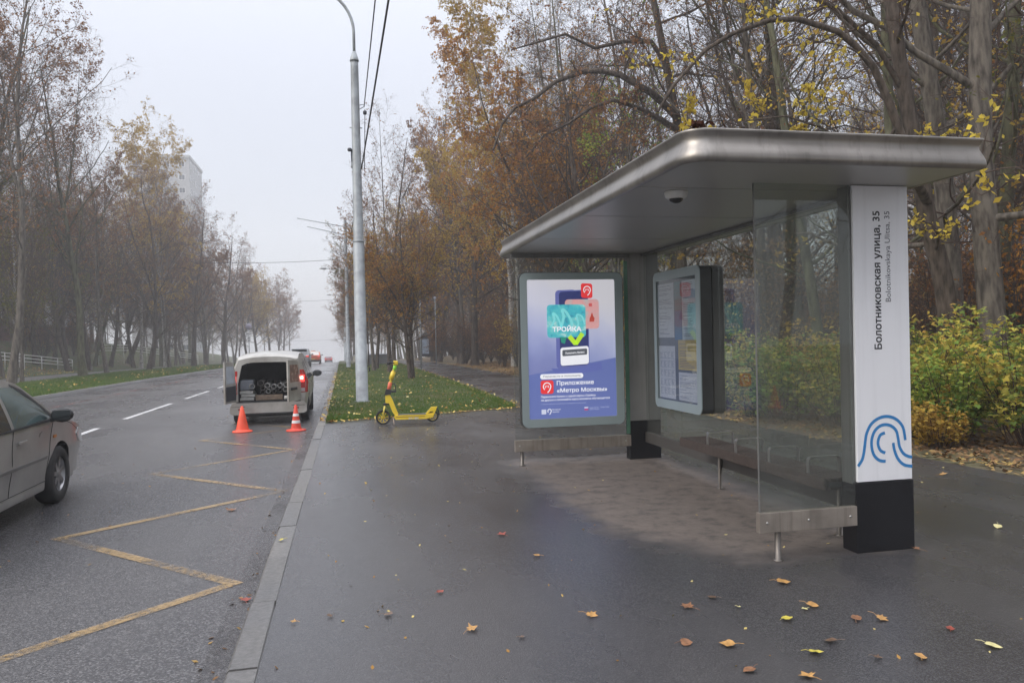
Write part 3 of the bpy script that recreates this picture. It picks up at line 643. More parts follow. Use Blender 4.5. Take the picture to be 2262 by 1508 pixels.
def postermat():
    m = bpy.data.materials.new('poster_print'); m.use_nodes = True; n = m.node_tree; b_ = n.nodes['Principled BSDF']; L = n.links.new
    t = N(n, 'ShaderNodeTexCoord'); s = N(n, 'ShaderNodeSeparateXYZ'); L(t.outputs['Object'], s.inputs[0])
    g = N(n, 'ShaderNodeMapRange'); g.inputs[1].default_value = pz0; g.inputs[2].default_value = pz1; L(s.outputs[2], g.inputs[0])
    gx = N(n, 'ShaderNodeMapRange'); gx.inputs[1].default_value = px0; gx.inputs[2].default_value = px1; gx.inputs[3].default_value = -.14; gx.inputs[4].default_value = .10; L(s.outputs[0], gx.inputs[0])
    nz = N(n, 'ShaderNodeTexNoise'); nz.inputs['Scale'].default_value = 2.2; nz.inputs['Detail'].default_value = 3; L(t.outputs['Object'], nz.inputs[0])
    nm = N(n, 'ShaderNodeMath', operation='MULTIPLY_ADD'); nm.inputs[1].default_value = .35; nm.inputs[2].default_value = -.17; L(nz.outputs[0], nm.inputs[0])
    a = N(n, 'ShaderNodeMath', operation='ADD'); L(g.outputs[0], a.inputs[0]); L(gx.outputs[0], a.inputs[1])
    a2 = N(n, 'ShaderNodeMath', operation='ADD'); L(a.outputs[0], a2.inputs[0]); L(nm.outputs[0], a2.inputs[1])
    r = N(n, 'ShaderNodeValToRGB'); e = r.color_ramp.elements; e[0].position = .05; e[0].color = (.10, .13, .36, 1); e[1].position = .9; e[1].color = (.66, .65, .68, 1)
    for p, c in ((.3, (.15, .19, .44)), (.42, (.25, .30, .56)), (.58, (.42, .46, .66)), (.75, (.60, .61, .70))):
        x = e.new(p); x.color = (*c, 1)
    L(a2.outputs[0], r.inputs[0]); L(r.outputs[0], b_.inputs['Emission Color']); b_.inputs['Emission Strength'].default_value = LBS
    b_.inputs['Base Color'].default_value = (.2, .2, .3, 1); b_.inputs['Roughness'].default_value = .3
    return m
b = MB().box(px0 - .004, px1 + .004, YF + .010, YF + .016, pz0 - .004, pz1 + .004); poster = LB(b.build('poster', postermat(), lb))
ly = [YF + .0095]
def PP(u, v): return (px0 + (u - 228) / 668 * (px1 - px0), ly[0], pz1 - (v - 205 + (u - 228) * .0) / 1025 * (pz1 - pz0))
def pshape(name, pts, m, step=True):
    if step: ly[0] -= .0005
    b = MB(); b.add([PP(*p) for p in pts], [tuple(range(len(pts)))]); return link(name, b.mesh(name, m, False), poster)
def rr2(x0, x1, y0, y1, r): return [(x, y) for x, y in rrect(x0, x1, y0, y1, r)]
def skew(pts, cx, k): return [(x, y + (x - cx) * k) for x, y in pts]
NAVY = pr('print_navy', (.035, .045, .16)); NAVY2 = pr('print_navy_edge', (.13, .15, .40)); FLOORP = pr('print_floor_blue', (.13, .17, .42))
pshape('print_floor', [(228, 905), (896, 792), (896, 1228), (228, 1228)], FLOORP)
pshape('print_shadow', [(400, 860), (470, 862), (785, 820), (790, 880), (620, 905), (430, 900)], pr('print_shadow', (.12, .15, .42)))
pshape('print_phone_side', skew(rr2(440, 600, 280, 862, 28), 565, -.03), NAVY2)
pshape('print_phone', skew(rr2(452, 692, 284, 855, 30), 565, -.03), NAVY2)
pshape('print_phone_screen', skew(rr2(468, 686, 292, 845, 24), 565, -.03), NAVY)
pshape('print_red_icon', skew(rr2(637, 725, 234, 343, 18), 680, .05), pr('print_red', (.80, .045, .05)))
def metro_mark(cx, cy, r):
    ly[0] -= .0005; b = MB()
    stroke(b, [(cx + p[0], cy - p[1]) for p in [(-r * .42, -r * .95), (-r * .05, -r * .98)]], .01, PP)
    stroke(b, arcpts(cx, cy, r, 130, 395, 22) + [(cx + r * .62, cy + r * 1.05), (cx + r * .1, cy + r * 1.6)], r * .26, PP)
    link('print_pin_mark', b.mesh('pin', PWH, False), poster)
    b = MB(); stroke(b, [(cx - r * .5, cy + r * .32), (cx - r * .24, cy - r * .32), (cx, cy + r * .16), (cx + r * .24, cy - r * .32), (cx + r * .5, cy + r * .32)], r * .2, PP)
    link('print_letter_mark', b.mesh('mark', PWH, False), poster)
PWH = pr('print_white', (.86, .87, .92)); PGREY = pr('print_grey', (.10, .11, .13))
metro_mark(684, 282, 26)
def blot(name, c, sc_):
    m = bpy.data.materials.new(name); m.use_nodes = True; n = m.node_tree; b_ = n.nodes['Principled BSDF']; t = N(n, 'ShaderNodeTexCoord')
    z = N(n, 'ShaderNodeTexNoise'); z.inputs['Scale'].default_value = sc_; z.inputs['Detail'].default_value = 4; z.inputs['Distortion'].default_value = .8; n.links.new(t.outputs['Object'], z.inputs[0])
    r = N(n, 'ShaderNodeValToRGB'); e = r.color_ramp.elements; e[0].position = .3; e[0].color = (*c[0], 1); e[1].position = .7; e[1].color = (*c[-1], 1)
    for i, q in enumerate(c[1:-1]): x = e.new(.3 + .4 * (i + 1) / (len(c) - 1)); x.color = (*q, 1)
    n.links.new(z.outputs[0], r.inputs[0]); n.links.new(r.outputs[0], b_.inputs['Emission Color']); b_.inputs['Emission Strength'].default_value = LBS; b_.inputs['Base Color'].default_value = (.1, .1, .1, 1)
    return m
pshape('print_pink_card', rr2(512, 772, 352, 572, 26), blot('print_pink', [(.50, .55, .55), (.80, .38, .38), (.82, .50, .48)], 5))
pshape('print_church', [(697, 520), (700, 490), (708, 480), (712, 462), (718, 450), (724, 464), (728, 480), (737, 492), (733, 520)], pr('print_church_red', (.5, .07, .05)))
pshape('print_card_mark', rr2(694, 720, 382, 406, 4), pr('print_card_mark', (.62, .12, .12)))
pshape('print_teal_card', rr2(374, 668, 390, 634, 26), blot('print_teal', [(.01, .20, .34), (.03, .50, .62), (.08, .62, .66), (.45, .80, .80)], 9))
ly[0] -= .0005
# pale galloping shapes kept as loose brush strokes
b = MB()
for pts, wd in ((spline([(400, 560), (430, 500), (420, 455), (445, 470), (470, 520), (480, 560)]), 16), (spline([(480, 560), (500, 480), (490, 430), (520, 445), (560, 520), (555, 580)]), 20), (spline([(570, 590), (610, 540), (600, 470), (640, 480), (660, 540)]), 14)):
    stroke(b, pts, wd, PP)
link('print_brush_strokes', b.mesh('strokes', pr('print_pale_teal', (.22, .68, .70)), False), poster)
def ptext(txt, u, v, wd, m, h=None, bold=0, tilt=0):
    ly[0] -= .0005; p = PP(u, v); k = (px1 - px0) / 668
    return lettering(txt, wd * k, m, poster, p, (math.cos(tilt), 0, math.sin(tilt)), (-math.sin(tilt), 0, math.cos(tilt)), bold=bold, fit_h=None if h is None else h * (pz1 - pz0) / 1025)
ptext('ТРОЙКА', 414, 588, 218, PWH, 44, .03)
pshape('print_green_shadow', [(470, 630), (520, 630), (505, 680), (480, 672)], pr('print_dark_green', (.03, .28, .20)))
ly[0] -= .0005; b = MB(); stroke(b, [(540, 625), (585, 680), (590, 680), (642, 605)], 34, PP); link('print_check', b.mesh('check', pr('print_lime', (.50, .80, .04)), False), poster)
pshape('print_white_panel', skew(rr2(470, 686, 704, 838, 18), 578, -.045), PWH)
pshape('print_grey_bar', skew(rr2(484, 674, 722, 768, 10), 578, -.045), PGREY)
ptext('Пополнить баланс', 508, 758, 146, PWH, 16, .02, .045)
pshape('print_pill', rr2(313, 640, 900, 937, 17), PWH)
ptext('Перенести и пополнить', 336, 925, 284, pr('print_ink', (.06, .07, .12)), 20)
pshape('print_red_icon_lower', rr2(315, 412, 946, 1046, 18), MATS['print_red']); metro_mark(363, 992, 28)
ptext('Приложение', 437, 984, 282, PWH, 40, .015); ptext('«Метро Москвы»', 437, 1038, 384, PWH, 38, .015)
ptext('Переносите баланс с одной карты «Тройка»', 316, 1074, 416, PWH, 20, .01); ptext('на другую и пополняйте карту москвича обучающегося', 316, 1098, 524, PWH, 20, .01)
ptext('С полным перечнем условий можно ознакомиться в приложении', 316, 1124, 340, pr('print_pale_blue', (.5, .55, .75)), 9)
for r_ in ((317, 352, 1160, 1195), ): pshape('print_crest', rr2(*r_, 3), pr('print_crest_white', (.6, .63, .78)))
ly[0] -= .0005; b = MB(); stroke(b, arcpts(377, 1172, 13, 130, 395) + [(384, 1190), (376, 1197)], 6, PP); link('print_pin_mark', b.mesh('pin2', PWH, False), poster)
ptext('Московский', 398, 1168, 62, PWH, 11); ptext('транспорт', 398, 1184, 52, PWH, 11)
for i, c in enumerate(((.85, .85, .9), (.05, .12, .55), (.7, .05, .05))): pshape('print_flag_stripe', [(642, 1155 + i * 7), (672, 1155 + i * 7), (672, 1162 + i * 7), (642, 1162 + i * 7)], pr('print_flag%d' % i, c), i == 0)
ptext('СДЕЛАНО', 682, 1164, 70, MATS['print_pale_blue'], 9); ptext('В МОСКВЕ', 768, 1164, 66, MATS['print_pale_blue'], 9); ptext('ДЛЯ ГОРОДА', 682, 1176, 74, MATS['print_pale_blue'], 9)
for o in poster.children: pass

# ------------------------------------------------------------------ route information case on the back screen
ic = empty('route_information_case', (3.7, 8.1, .73), 0, 'rounded route information case with timetables and a yellow notice behind the bench', 'notice case')
def IC(o): o.matrix_parent_inverse = Matrix.Translation((-3.7, -8.1, -.73)); return o
ya, yb, za, zb, XF = 7.50, 8.72, .73, 2.305, 3.655
b = MB(); b.prism(rrect(ya + .006, yb - .006, za + .006, zb - .006, .07), 'x', XF + .012, 3.794); IC(b.build('case', FRMD, ic))
b = MB(); b.prism(rrect(ya + .006, yb - .006, za + .006, zb - .006, .07), 'x', 3.808, 3.93); IC(b.build('rear_case', FRMD, ic))
b = MB(); ring(b, rrect(ya, yb, za, zb, .075), rrect(ya + .095, yb - .075, za + .10, zb - .10, .012), 'x', XF, XF + .0115); IC(b.build('frame', FRM, ic))
lx = [XF + .010]
iy0, iy1, iz0, iz1 = ya + .095, yb - .075, za + .10, zb - .10
def Q(s, v): return (lx[0], iy1 - s * (iy1 - iy0), iz1 - v * (iz1 - iz0))
b = MB().box(XF + .0105, XF + .0118, iy0, iy1, iz0, iz1); bd = IC(b.build('backing_board', mat('case_board', (.10, .12, .15), .5, 0, .05), ic))
def sheetp(name, s0, s1, v0, v1, m): 
    b = MB(); b.add([Q(s0, v0), Q(s1, v0), Q(s1, v1), Q(s0, v1)], [(0, 1, 2, 3)]); return link(name, b.mesh(name, m, False), bd)
PAP = mat('notice_paper', (.52, .54, .62), .6, 0, .03, 6); PAP2 = mat('notice_paper_blue', (.40, .50, .58), .6, 0, .05, 6)
lx[0] -= .0008
for s0, s1, v0, v1 in ((.04, .46, .03, .48), (.04, .47, .55, .985), (.55, .985, .76, .985)): sheetp('timetable', s0, s1, v0, v1, PAP)
sheetp('notice', .66, .985, .03, .50, PAP2); sheetp('notice', .55, .985, .50, .74, mat('yellow_notice', (.50, .38, .10), .6, 0, .05, 6))
sheetp('notice', .47, .655, .03, .26, mat('teal_notice', (.04, .17, .20), .5, 0, .1, 6)); sheetp('notice', .47, .655, .265, .50, mat('blue_notice', (.03, .13, .27), .5, 0, .1, 6))
lx[0] -= .0008; b = MB(); rg = random.Random(5)
def line(s0, s1, v, hgt): b.add([Q(s0, v), Q(s1, v), Q(s1, v + hgt), Q(s0, v + hgt)], [(0, 1, 2, 3)])
for blk in ((.07, .43, .05, .46, .012), (.58, .95, .785, .97, .010), (.69, .95, .05, .47, .014), (.58, .95, .53, .72, .013)):
    v = blk[2]
    while v < blk[3]:
        if rg.random() < .82: line(blk[0], blk[0] + (blk[1] - blk[0]) * rg.uniform(.35, 1), v, blk[4] * .3)
        v += blk[4] * rg.choice((1, 1, 1, 2.2))
for i in range(4):
    for j in range(5):
        s0, v0 = .07 + i * .098, .60 + j * .075
        for v in (v0, v0 + .05): line(s0, s0 + .08, v, .002)
        for k in range(4): line(s0 + .006, s0 + .006 + rg.uniform(.02, .065), v0 + .01 + k * .01, .003)
for k in range(6): line(.49, .49 + rg.uniform(.05, .14), .06 + k * .03, .006)
link('printed_lines', b.mesh('printed_lines', mat('notice_ink', (.13, .14, .18), .6, 0, 0), False), bd)
b = MB().box(XF + .002, XF + .0045, iy0 - .003, iy1 + .003, iz0 - .003, iz1 + .003); IC(b.build('cover_glass', glass('case_glass', (.92, .94, .94)), ic))
for o in (poster, bd):
    pass
#@@PART3
# ------------------------------------------------------------------ vehicles
RUB = mat('tyre_rubber', (.018, .018, .019), .7, 0, .25, 12); ALLOY = mat('alloy_rim', (.32, .32, .33), .35, .8, .12, 8); DARKP = mat('black_plastic', (.025, .025, .027), .5, 0, .2, 9)
CGL = mat('car_glass', (.02, .026, .028), .06, 0, 0, spec=.8, coat=.5); CGLT = mat('car_glass_green', (.05, .085, .085), .05, 0, .3, 2, spec=.8, coat=.6)
SEAM = mat('panel_seam', (.02, .02, .02), .7, 0, 0); PLATE = mat('number_plate', (.6, .6, .6), .4, 0, .05)
def carpaint(name, col, dirt, rough=.38): 
    return mat(name, col, rough, .25, .06, 2.2, 0, dirt=dirt, coat=.35)
def wheel(parent, x, y, r, wdt, sgn, spokes=5):
    wh = MB().lathe([(r * .60, -wdt * .5), (r * .92, -wdt * .5), (r, -wdt * .36), (r, wdt * .36), (r * .92, wdt * .5), (r * .62, wdt * .5), (r * .60, wdt * .42)], (0, 0, 0), 'x', 36).build('wheel', RUB, parent)
    wh.location = (x, y, r)
    b = MB(); o = sgn * wdt * .40
    b.lathe([(r * .615, o + sgn * .012), (r * .60, o - sgn * .01), (r * .52, o - sgn * .04), (r * .5, -o)], (0, 0, 0), 'x', 36)
    b.lathe([(0, o + sgn * .006), (r * .13, o + sgn * .006), (r * .17, o - sgn * .01)], (0, 0, 0), 'x', 20)
    for k in range(spokes):
        a = 2 * PI * k / spokes + .3; c_, s_ = math.cos(a), math.sin(a); vs = []
        for rr, hw in ((r * .12, r * .085), (r * .60, r * .060)):
            for s in (-1, 1):
                for dx in (0, -sgn * .018): vs.append((o - sgn * .004 + dx, rr * c_ - s * hw * s_, rr * s_ + s * hw * c_))
        b.add(vs, [(0, 2, 6, 4), (1, 5, 7, 3), (0, 4, 5, 1), (2, 3, 7, 6), (4, 6, 7, 5)])
    b.build('rim', ALLOY, wh)
    b = MB().lathe([(0, o - sgn * .05), (r * .55, o - sgn * .05)], (0, 0, 0), 'x', 20); b.build('brake_disc', DARKP, wh)
    return wh

class Car:
    def __init__(s, L, W, top, belt, clear, wheels, wr, tumble=.16, crown=.035, ys_extra=(), endp=7.0, roundx=.86):
        s.L, s.W, s.top, s.belt, s.clear, s.wheels, s.wr = L, W, top, belt, clear, wheels, wr
        s.tumble, s.crown, s.endp, s.roundx = tumble, crown, endp, roundx; s.ys_extra = ys_extra
    def ztop(s, y):
        xs = [p[0] for p in s.top]; zs = [p[1] for p in s.top]
        return float(np.mean([np.interp(y + d_, xs, zs) for d_ in (-.05, -.025, 0, .025, .05)]))
    def half(s, y, z):
        t = min(1, abs(y) / (s.L / 2)); e = (1 - t ** s.endp) ** (1 / 2.4) if t < 1 else 0
        w_ = s.W / 2 * (s.roundx + (1 - s.roundx) * e)
        if z > s.belt: w_ -= s.tumble * ((z - s.belt) / .5) ** 1.15
        else: w_ -= .035 * ((s.belt - z) / .5) ** 2 + .012 * abs(math.sin((z - s.belt) * 9))
        return w_
    def bottom(s, y):
        z = s.clear + (.06 if abs(y) > s.L / 2 - .35 else 0)
        for yw in s.wheels:
            R = s.wr + .055
            if abs(y - yw) < R: z = max(z, s.wr + math.sqrt(R * R - (y - yw) ** 2) - .005)
        return z
    def body(s, m, root, skip_rear=False, rear_y=None):
        ys = set(np.linspace(-s.L / 2, s.L / 2, 71).round(4))
        for yw in s.wheels:
            R = s.wr + .055
            for k in range(0, 17): ys.add(round(yw - R * math.cos(PI * k / 16), 4))
            ys.add(round(yw - R - .004, 4)); ys.add(round(yw + R + .004, 4))
        ys = [y for y in sorted(ys) if abs(y) <= s.L / 2 + 1e-6]
        nz = 16; nx = 10; V = []; cols = []
        b = MB()
        idxL = []; 
        for y in ys:
            zb = s.bottom(y); zt = s.ztop(y); loop = []
            for k in range(nz + 1):
                z = zb + (zt - zb) * k / nz; loop.append((-s.half(y, z), y, z))
            wt = s.half(y, zt)
            for k in range(1, nx):
                x = -wt + 2 * wt * k / nx; q = x / wt; loop.append((x, y, zt + s.crown * (1 - abs(q) ** 2.6)))
            for k in range(nz, -1, -1):
                z = zb + (zt - zb) * k / nz; loop.append((s.half(y, z), y, z))
            V += loop; n = len(loop)
        # soften the shoulder: pull the top corner down a little
        b.v = V
        for j in range(len(ys) - 1):
            for i in range(n - 1): b.f.append((j * n + i, (j + 1) * n + i, (j + 1) * n + i + 1, j * n + i + 1)); b.sm.append(True)
        if not skip_rear: 
            for k in range(nz): b.f.append((k, k + 1, n - 2 - k, n - 1 - k)); b.sm.append(True)
            b.f.append(tuple(range(nz, n - nz))); b.sm.append(True)
        o = (len(ys) - 1) * n
        for k in range(nz): b.f.append((o + k, o + n - 1 - k, o + n - 2 - k, o + k + 1)); b.sm.append(True)
        b.f.append(tuple(range(o + nz, o + n - nz))[::-1]); b.sm.append(True)
        bo = b.build('body', m, root)
        bm = bmesh.new(); bm.from_mesh(bo.data)
        for e in bm.edges:
            if len(e.link_faces) == 2 and e.calc_face_angle(0) > math.radians(38): e.smooth = False
        bm.to_mesh(bo.data); bm.free()
        # dark underbody and wheel wells
        u = MB(); u.box(-s.W / 2 + .22, s.W / 2 - .22, -s.L / 2 + .12, s.L / 2 - .12, s.clear - .01, s.clear + .35)
        u.build('underbody', DARKP, root)
        return bo
    def sidepanel(s, name, poly, m, root, off=.004, sides=(-1, 1), nsub=6):
        for sg in sides:
            b = MB(); pts = []
            K = len(poly)
            for i in range(K):
                a, c = Vector(poly[i]), Vector(poly[(i + 1) % K])
                for k in range(nsub): p = a.lerp(c, k / nsub); pts.append(p)
            cen = sum(pts, Vector((0, 0))) / len(pts)
            V = [(sg * (s.half(*cen) + off), *cen)]; 
            for ringf in (.5, 1.0):
                for p in pts:
                    q = cen.lerp(p, ringf); V.append((sg * (s.half(*q) + off), *q))
            n = len(pts); fs = [(0, 1 + i, 1 + (i + 1) % n) for i in range(n)] + [(1 + i, 1 + n + i, 1 + n + (i + 1) % n, 1 + (i + 1) % n) for i in range(n)]
            # rim thickness
            V += [(sg * (s.half(*p) - .01), *p) for p in pts]; fs += [(1 + n + i, 1 + 2 * n + i, 1 + 2 * n + (i + 1) % n, 1 + n + (i + 1) % n) for i in range(n)]
            b.add(V, fs, False); b.build(name, m, root)
    def topglass(s, name, y0, y1, m, root, wf=.86, off=.007):
        b = MB(); V = []; ny, nx = 9, 8
        for j in range(ny):
            y = y0 + (y1 - y0) * j / (ny - 1); z = s.ztop(y); wt = s.half(y, z)
            for i in range(nx):
                q = (-1 + 2 * i / (nx - 1)) * wf; V.append((q * wt, y, z + s.crown * (1 - abs(q) ** 2.6)))
        # push out along normal
        dz = (s.ztop(y1) - s.ztop(y0)); dy = y1 - y0; nn = Vector((0, -dz, dy)).normalized() * off * (1 if dy > 0 else -1)
        V = [(v[0], v[1] + nn.y, v[2] + nn.z) for v in V]
        b.add(V, [(j * nx + i, j * nx + i + 1, (j + 1) * nx + i + 1, (j + 1) * nx + i) for j in range(ny - 1) for i in range(nx - 1)], True)
        b.build(name, m, root, fix=False)
    def seamline(s, pts, root, r=.004, sides=(-1, 1)):
        for sg in sides:
            P_ = []
            for i in range(len(pts) - 1):
                a, c = Vector(pts[i]), Vector(pts[i + 1]); P_ += [a.lerp(c, k / 6) for k in range(6)]
            P_.append(Vector(pts[-1]))
            MB().tube([(sg * (s.half(*p) + .0005), *p) for p in P_], r, 4).build('door_seam', SEAM, root)
    def mirror(s, root, y, z, m, size=1):
        for sg in (-1, 1):
            x = s.half(y, z); b = MB()
            b.lathe([(0, -.045), (.055, -.045), (.075, -.02), (.07, .02), (.045, .05), (0, .06)], (0, 0, 0), 'y', 16)
            b.v = [(sg * (x + .13) + v[0] * 1.35 * size, y + v[1], z + .03 + v[2] * .95 * size) for v in b.v]
            mo = b.build('wing_mirror', m, root)
            MB().tube([(sg * (x - .02), y + .02, z - .03), (sg * (x + .08), y + .01, z - .01)], .022, 8).build('mirror_arm', DARKP, mo)
            b = MB().box(sg * (x + .13) - .085, sg * (x + .13) + .085, y - .050, y - .046, z - .02, z + .08); b.build('mirror_glass', CGL, mo)

def place(root, x, y, z): root.location = (x, y, z); return root

# --- silver saloon overtaking in the lane, leaving the frame on the left
P_SAL = carpaint('silver_beige_paint', (.30, .295, .28), (.21, .205, .19), .30)
sal = empty('saloon_car', (-3.92, 8.28, -.13), 0, 'silver saloon car driving past in the nearest lane, cut by the left edge', 'car')
c = Car(4.40, 1.74, [(-2.2, .86), (-2.15, .93), (-1.55, 1.0), (-.95, 1.36), (-.35, 1.42), (.25, 1.405), (.45, 1.36), (1.12, .965), (1.3, .93), (2.0, .78), (2.15, .68), (2.2, .60)], .93, .20, (-1.30, 1.25), .315, .19, .03)
c.body(P_SAL, sal)
c.sidepanel('side_window', [(.96, .965), (.80, 1.09), (.50, 1.27), (.30, 1.335), (-.02, 1.345), (-.02, .945)], CGLT, sal)
c.sidepanel('side_window', [(-.10, .945), (-.10, 1.345), (-.60, 1.33), (-.93, 1.19), (-.93, .965)], CGL, sal)
c.sidepanel('quarter_window', [(-.97, .97), (-.97, 1.17), (-1.25, 1.02)], CGL, sal)
c.topglass('windscreen', .47, 1.10, CGL, sal); c.topglass('rear_window', -.97, -1.52, CGL, sal)
c.sidepanel('window_trim', [(1.06, .93), (1.03, .953), (-1.3, .945), (-1.3, .925)], DARKP, sal, .006)
c.sidepanel('window_trim', [(1.03, .955), (1.0, .985), (.50, 1.295), (.28, 1.365), (.28, 1.345), (.50, 1.275), (.92, 1.0), (.95, .955)], DARKP, sal, .006)
c.sidepanel('side_moulding', [(.82, .545), (.82, .575), (-.85, .575), (-.85, .545)], mat('grey_moulding', (.16, .155, .15), .5, 0, .1), sal, .012)
c.sidepanel('sill', [(.84, .215), (.84, .29), (-.88, .29), (-.88, .215)], P_SAL, sal, .014)
c.seamline([(.88, .32), (.90, .60), (.98, .93)], sal); c.seamline([(-.06, .30), (-.06, .93)], sal); c.seamline([(-.95, .93), (-1.0, .7), (-.88, .5), (-.86, .30)], sal); c.seamline([(.88, .30), (-.86, .30)], sal)
c.seamline([(1.12, .95), (1.6, .84), (2.05, .68)], sal)
for sg in (-1, 1):
    for yy in (.04, -.86):
        x = c.half(yy + .1, .80); b = MB().box(sg * x - .012 + sg * .018, sg * x + .012 + sg * .018, yy, yy + .20, .785, .815, .008); b.build('door_handle', P_SAL, sal)
c.sidepanel('turn_repeater', [(1.10, .74), (1.10, .77), (1.02, .77), (1.02, .74)], mat('amber_lens', (.45, .16, .02), .3, 0, 0), sal, .01, nsub=1)
c.mirror(sal, .90, .965, DARKP, 1.1)
for sg in (-1, 1):
    for yw in c.wheels: wheel(sal, sg * (.87 - .125), yw, .315, .20, sg, 7)
c.sidepanel('headlight', [(2.12, .58), (2.12, .68), (1.88, .77), (1.80, .70), (1.9, .60)], mat('headlight_glass', (.5, .52, .52), .15, .2, .1), sal, .008)
c.sidepanel('rear_light', [(-2.16, .66), (-2.16, .86), (-1.98, .89), (-1.95, .68)], mat('red_lens', (.30, .015, .012), .2, 0, .1), sal, .008)

# --- parked van, rear doors open, pipes inside
P_VAN = carpaint('pale_grey_beige_paint', (.43, .42, .39), (.27, .25, .22), .42); P_VIN = mat('door_inner_panel', (.42, .43, .43), .5, 0, .1); TRIM = mat('dark_trim', (.03, .032, .04), .7, 0, .2)
van = empty('estate_van', (-1.52, 19.22, float(drop(19.2)) - .135), 0, 'light grey van parked at the kerb with its rear doors open and pipes inside', 'van')
VS = .93
cv = Car(4.3, 1.75, [(-2.15, 1.47), (-2.10, 1.52), (-1.95, 1.56), (-1.3, 1.60), (-.2, 1.60), (.4, 1.53), (.62, 1.46), (1.25, 1.02), (1.4, .98), (2.0, .80), (2.15, .62)], .95, .20, (-1.32, 1.42), .31, .17, .07, endp=26, roundx=.93)
cv.body(P_VAN, van, skip_rear=True)
yr = -2.15
def rx(z): return cv.half(yr + .002, z)
# rear frame: jambs, header, bumper
zs = [.52, .7, .95, 1.15, 1.3, 1.42, 1.47]
for sg in (-1, 1):
    b = MB(); inner = .665
    for i in range(len(zs) - 1):
        a, e = zs[i], zs[i + 1]; xi0 = inner - (0 if a < .95 else (a - .95) * .22); xi1 = inner - (0 if e < .95 else (e - .95) * .22)
        b.add([(sg * xi0, yr - .004, a), (sg * rx(a), yr + .006, a), (sg * rx(e), yr + .006, e), (sg * xi1, yr - .004, e)], [(0, 1, 2, 3)])
        b.add([(sg * xi0, yr - .004, a), (sg * xi1, yr - .004, e), (sg * xi1, yr + .12, e), (sg * xi0, yr + .12, a)], [(0, 1, 2, 3)])
    b.build('door_jamb', P_VAN, van, fix=False)
b = MB(); top = cv.ztop(yr)
V = []
for i in range(11):
    x = -1 + 2 * i / 10; xx = x * cv.half(yr, top) * .985; V += [(xx, yr - .003, top + cv.crown * (1 - abs(x) ** 2.6) - .004), (x * .585, yr - .003, 1.43 - .07 * x ** 6)]
b.add(V, [(2 * i, 2 * i + 1, 2 * i + 3, 2 * i + 2) for i in range(10)], True)
V2 = [v for v in V[1::2]]; b.add([v for p in V2 for v in (p, (p[0], p[1] + .12, p[2]))], [(2 * i, 2 * i + 1, 2 * i + 3, 2 * i + 2) for i in range(10)]); b.build('rear_header', P_VAN, van, fix=False)
b = MB(); b.prism([(-.835, .30), (-.83, .44), (-.78, .52), (.78, .52), (.83, .44), (.835, .30), (.77, .26), (-.77, .26)], 'y', yr - .11, yr + .10); b.build('bumper', P_VAN, van)
MB().box(-.62, .62, yr - .114, yr - .10, .262, .292).box(-.80, -.5, yr - .113, yr - .1, .435, .445).box(.5, .80, yr - .113, yr - .1, .435, .445).build('bumper_trim', DARKP, van)
MB().box(-.70, .70, yr - .02, yr + .06, .515, .545).build('door_sill', DARKP, van)
for sg in (-1, 1): MB().box(sg * .60 - .06, sg * .60 + .06, yr - .118, yr - .108, .36, .40, .003).build('reflector', mat('dull_red_lens', (.20, .03, .03), .3, 0, .1), van)
# cargo bay
b = MB()
for (x0, x1, y0, y1, z0, z1) in ((-.66, .66, yr + .02, -.35, .53, .545), (-.70, -.66, yr + .05, -.35, .53, 1.40), (.66, .70, yr + .05, -.35, .53, 1.40), (-.66, .66, -.37, -.35, .53, 1.45), (-.62, .62, yr + .05, -.35, 1.44, 1.455)): b.box(x0, x1, y0, y1, z0, z1)
b.build('cargo_bay', TRIM, van)
# open doors
def vdoor(hx, ang, sg, wdt):
    """hinged at hx; local x runs from hinge to free edge"""
    dr = bpy.data.objects.new('rear_door', None); 
    prof2 = [(0, .55), (wdt, .55), (wdt, 1.47), (wdt * .5, 1.47), (.12, 1.43), (.04, 1.18), (0, .95)]
    b = MB(); b.prism(prof2, 'y', -.018, .018); o = b.build('rear_door', P_VAN, van)
    o.location = (hx, yr - .02, 0); o.rotation_euler = (0, 0, ang)
    wpoly = [(.10, .98), (wdt - .08, .98), (wdt - .08, 1.37), (.17, 1.36), (.12, 1.18)]
    return o, wpoly
o, wp = vdoor(.70, math.radians(180 + 68), 1, .64)
b = MB(); b.prism(wp, 'y', .0185, .024); b.build('door_window', mat('window_with_reddish_curtain', (.20, .13, .10), .25, 0, .35, 9), o)  # pane colour carries the reddish curtain behind it
MB().box(.26, .52, .018, .055, .80, .86, .01).build('door_handle', DARKP, o); b = MB(); b.prism(wp, 'y', -.024, -.0185); b.build('door_window', CGL, o)
o, wp = vdoor(-.715, math.radians(-103), -1, .66)
b = MB(); b.prism(wp, 'y', .0185, .023); b.build('door_window', mat('pale_window_glass', (.45, .50, .55), .2, 0, .1), o)
b = MB(); b.prism([(.05, .60), (.61, .60), (.61, .92), (.05, .92)], 'y', .0185, .03); b.build('door_lining', TRIM, o); b = MB(); b.prism(wp, 'y', -.024, -.0185); b.build('door_window', CGL, o)
MB().box(.54, .62, -.06, -.018, .80, .86, .01).build('door_handle', DARKP, o)
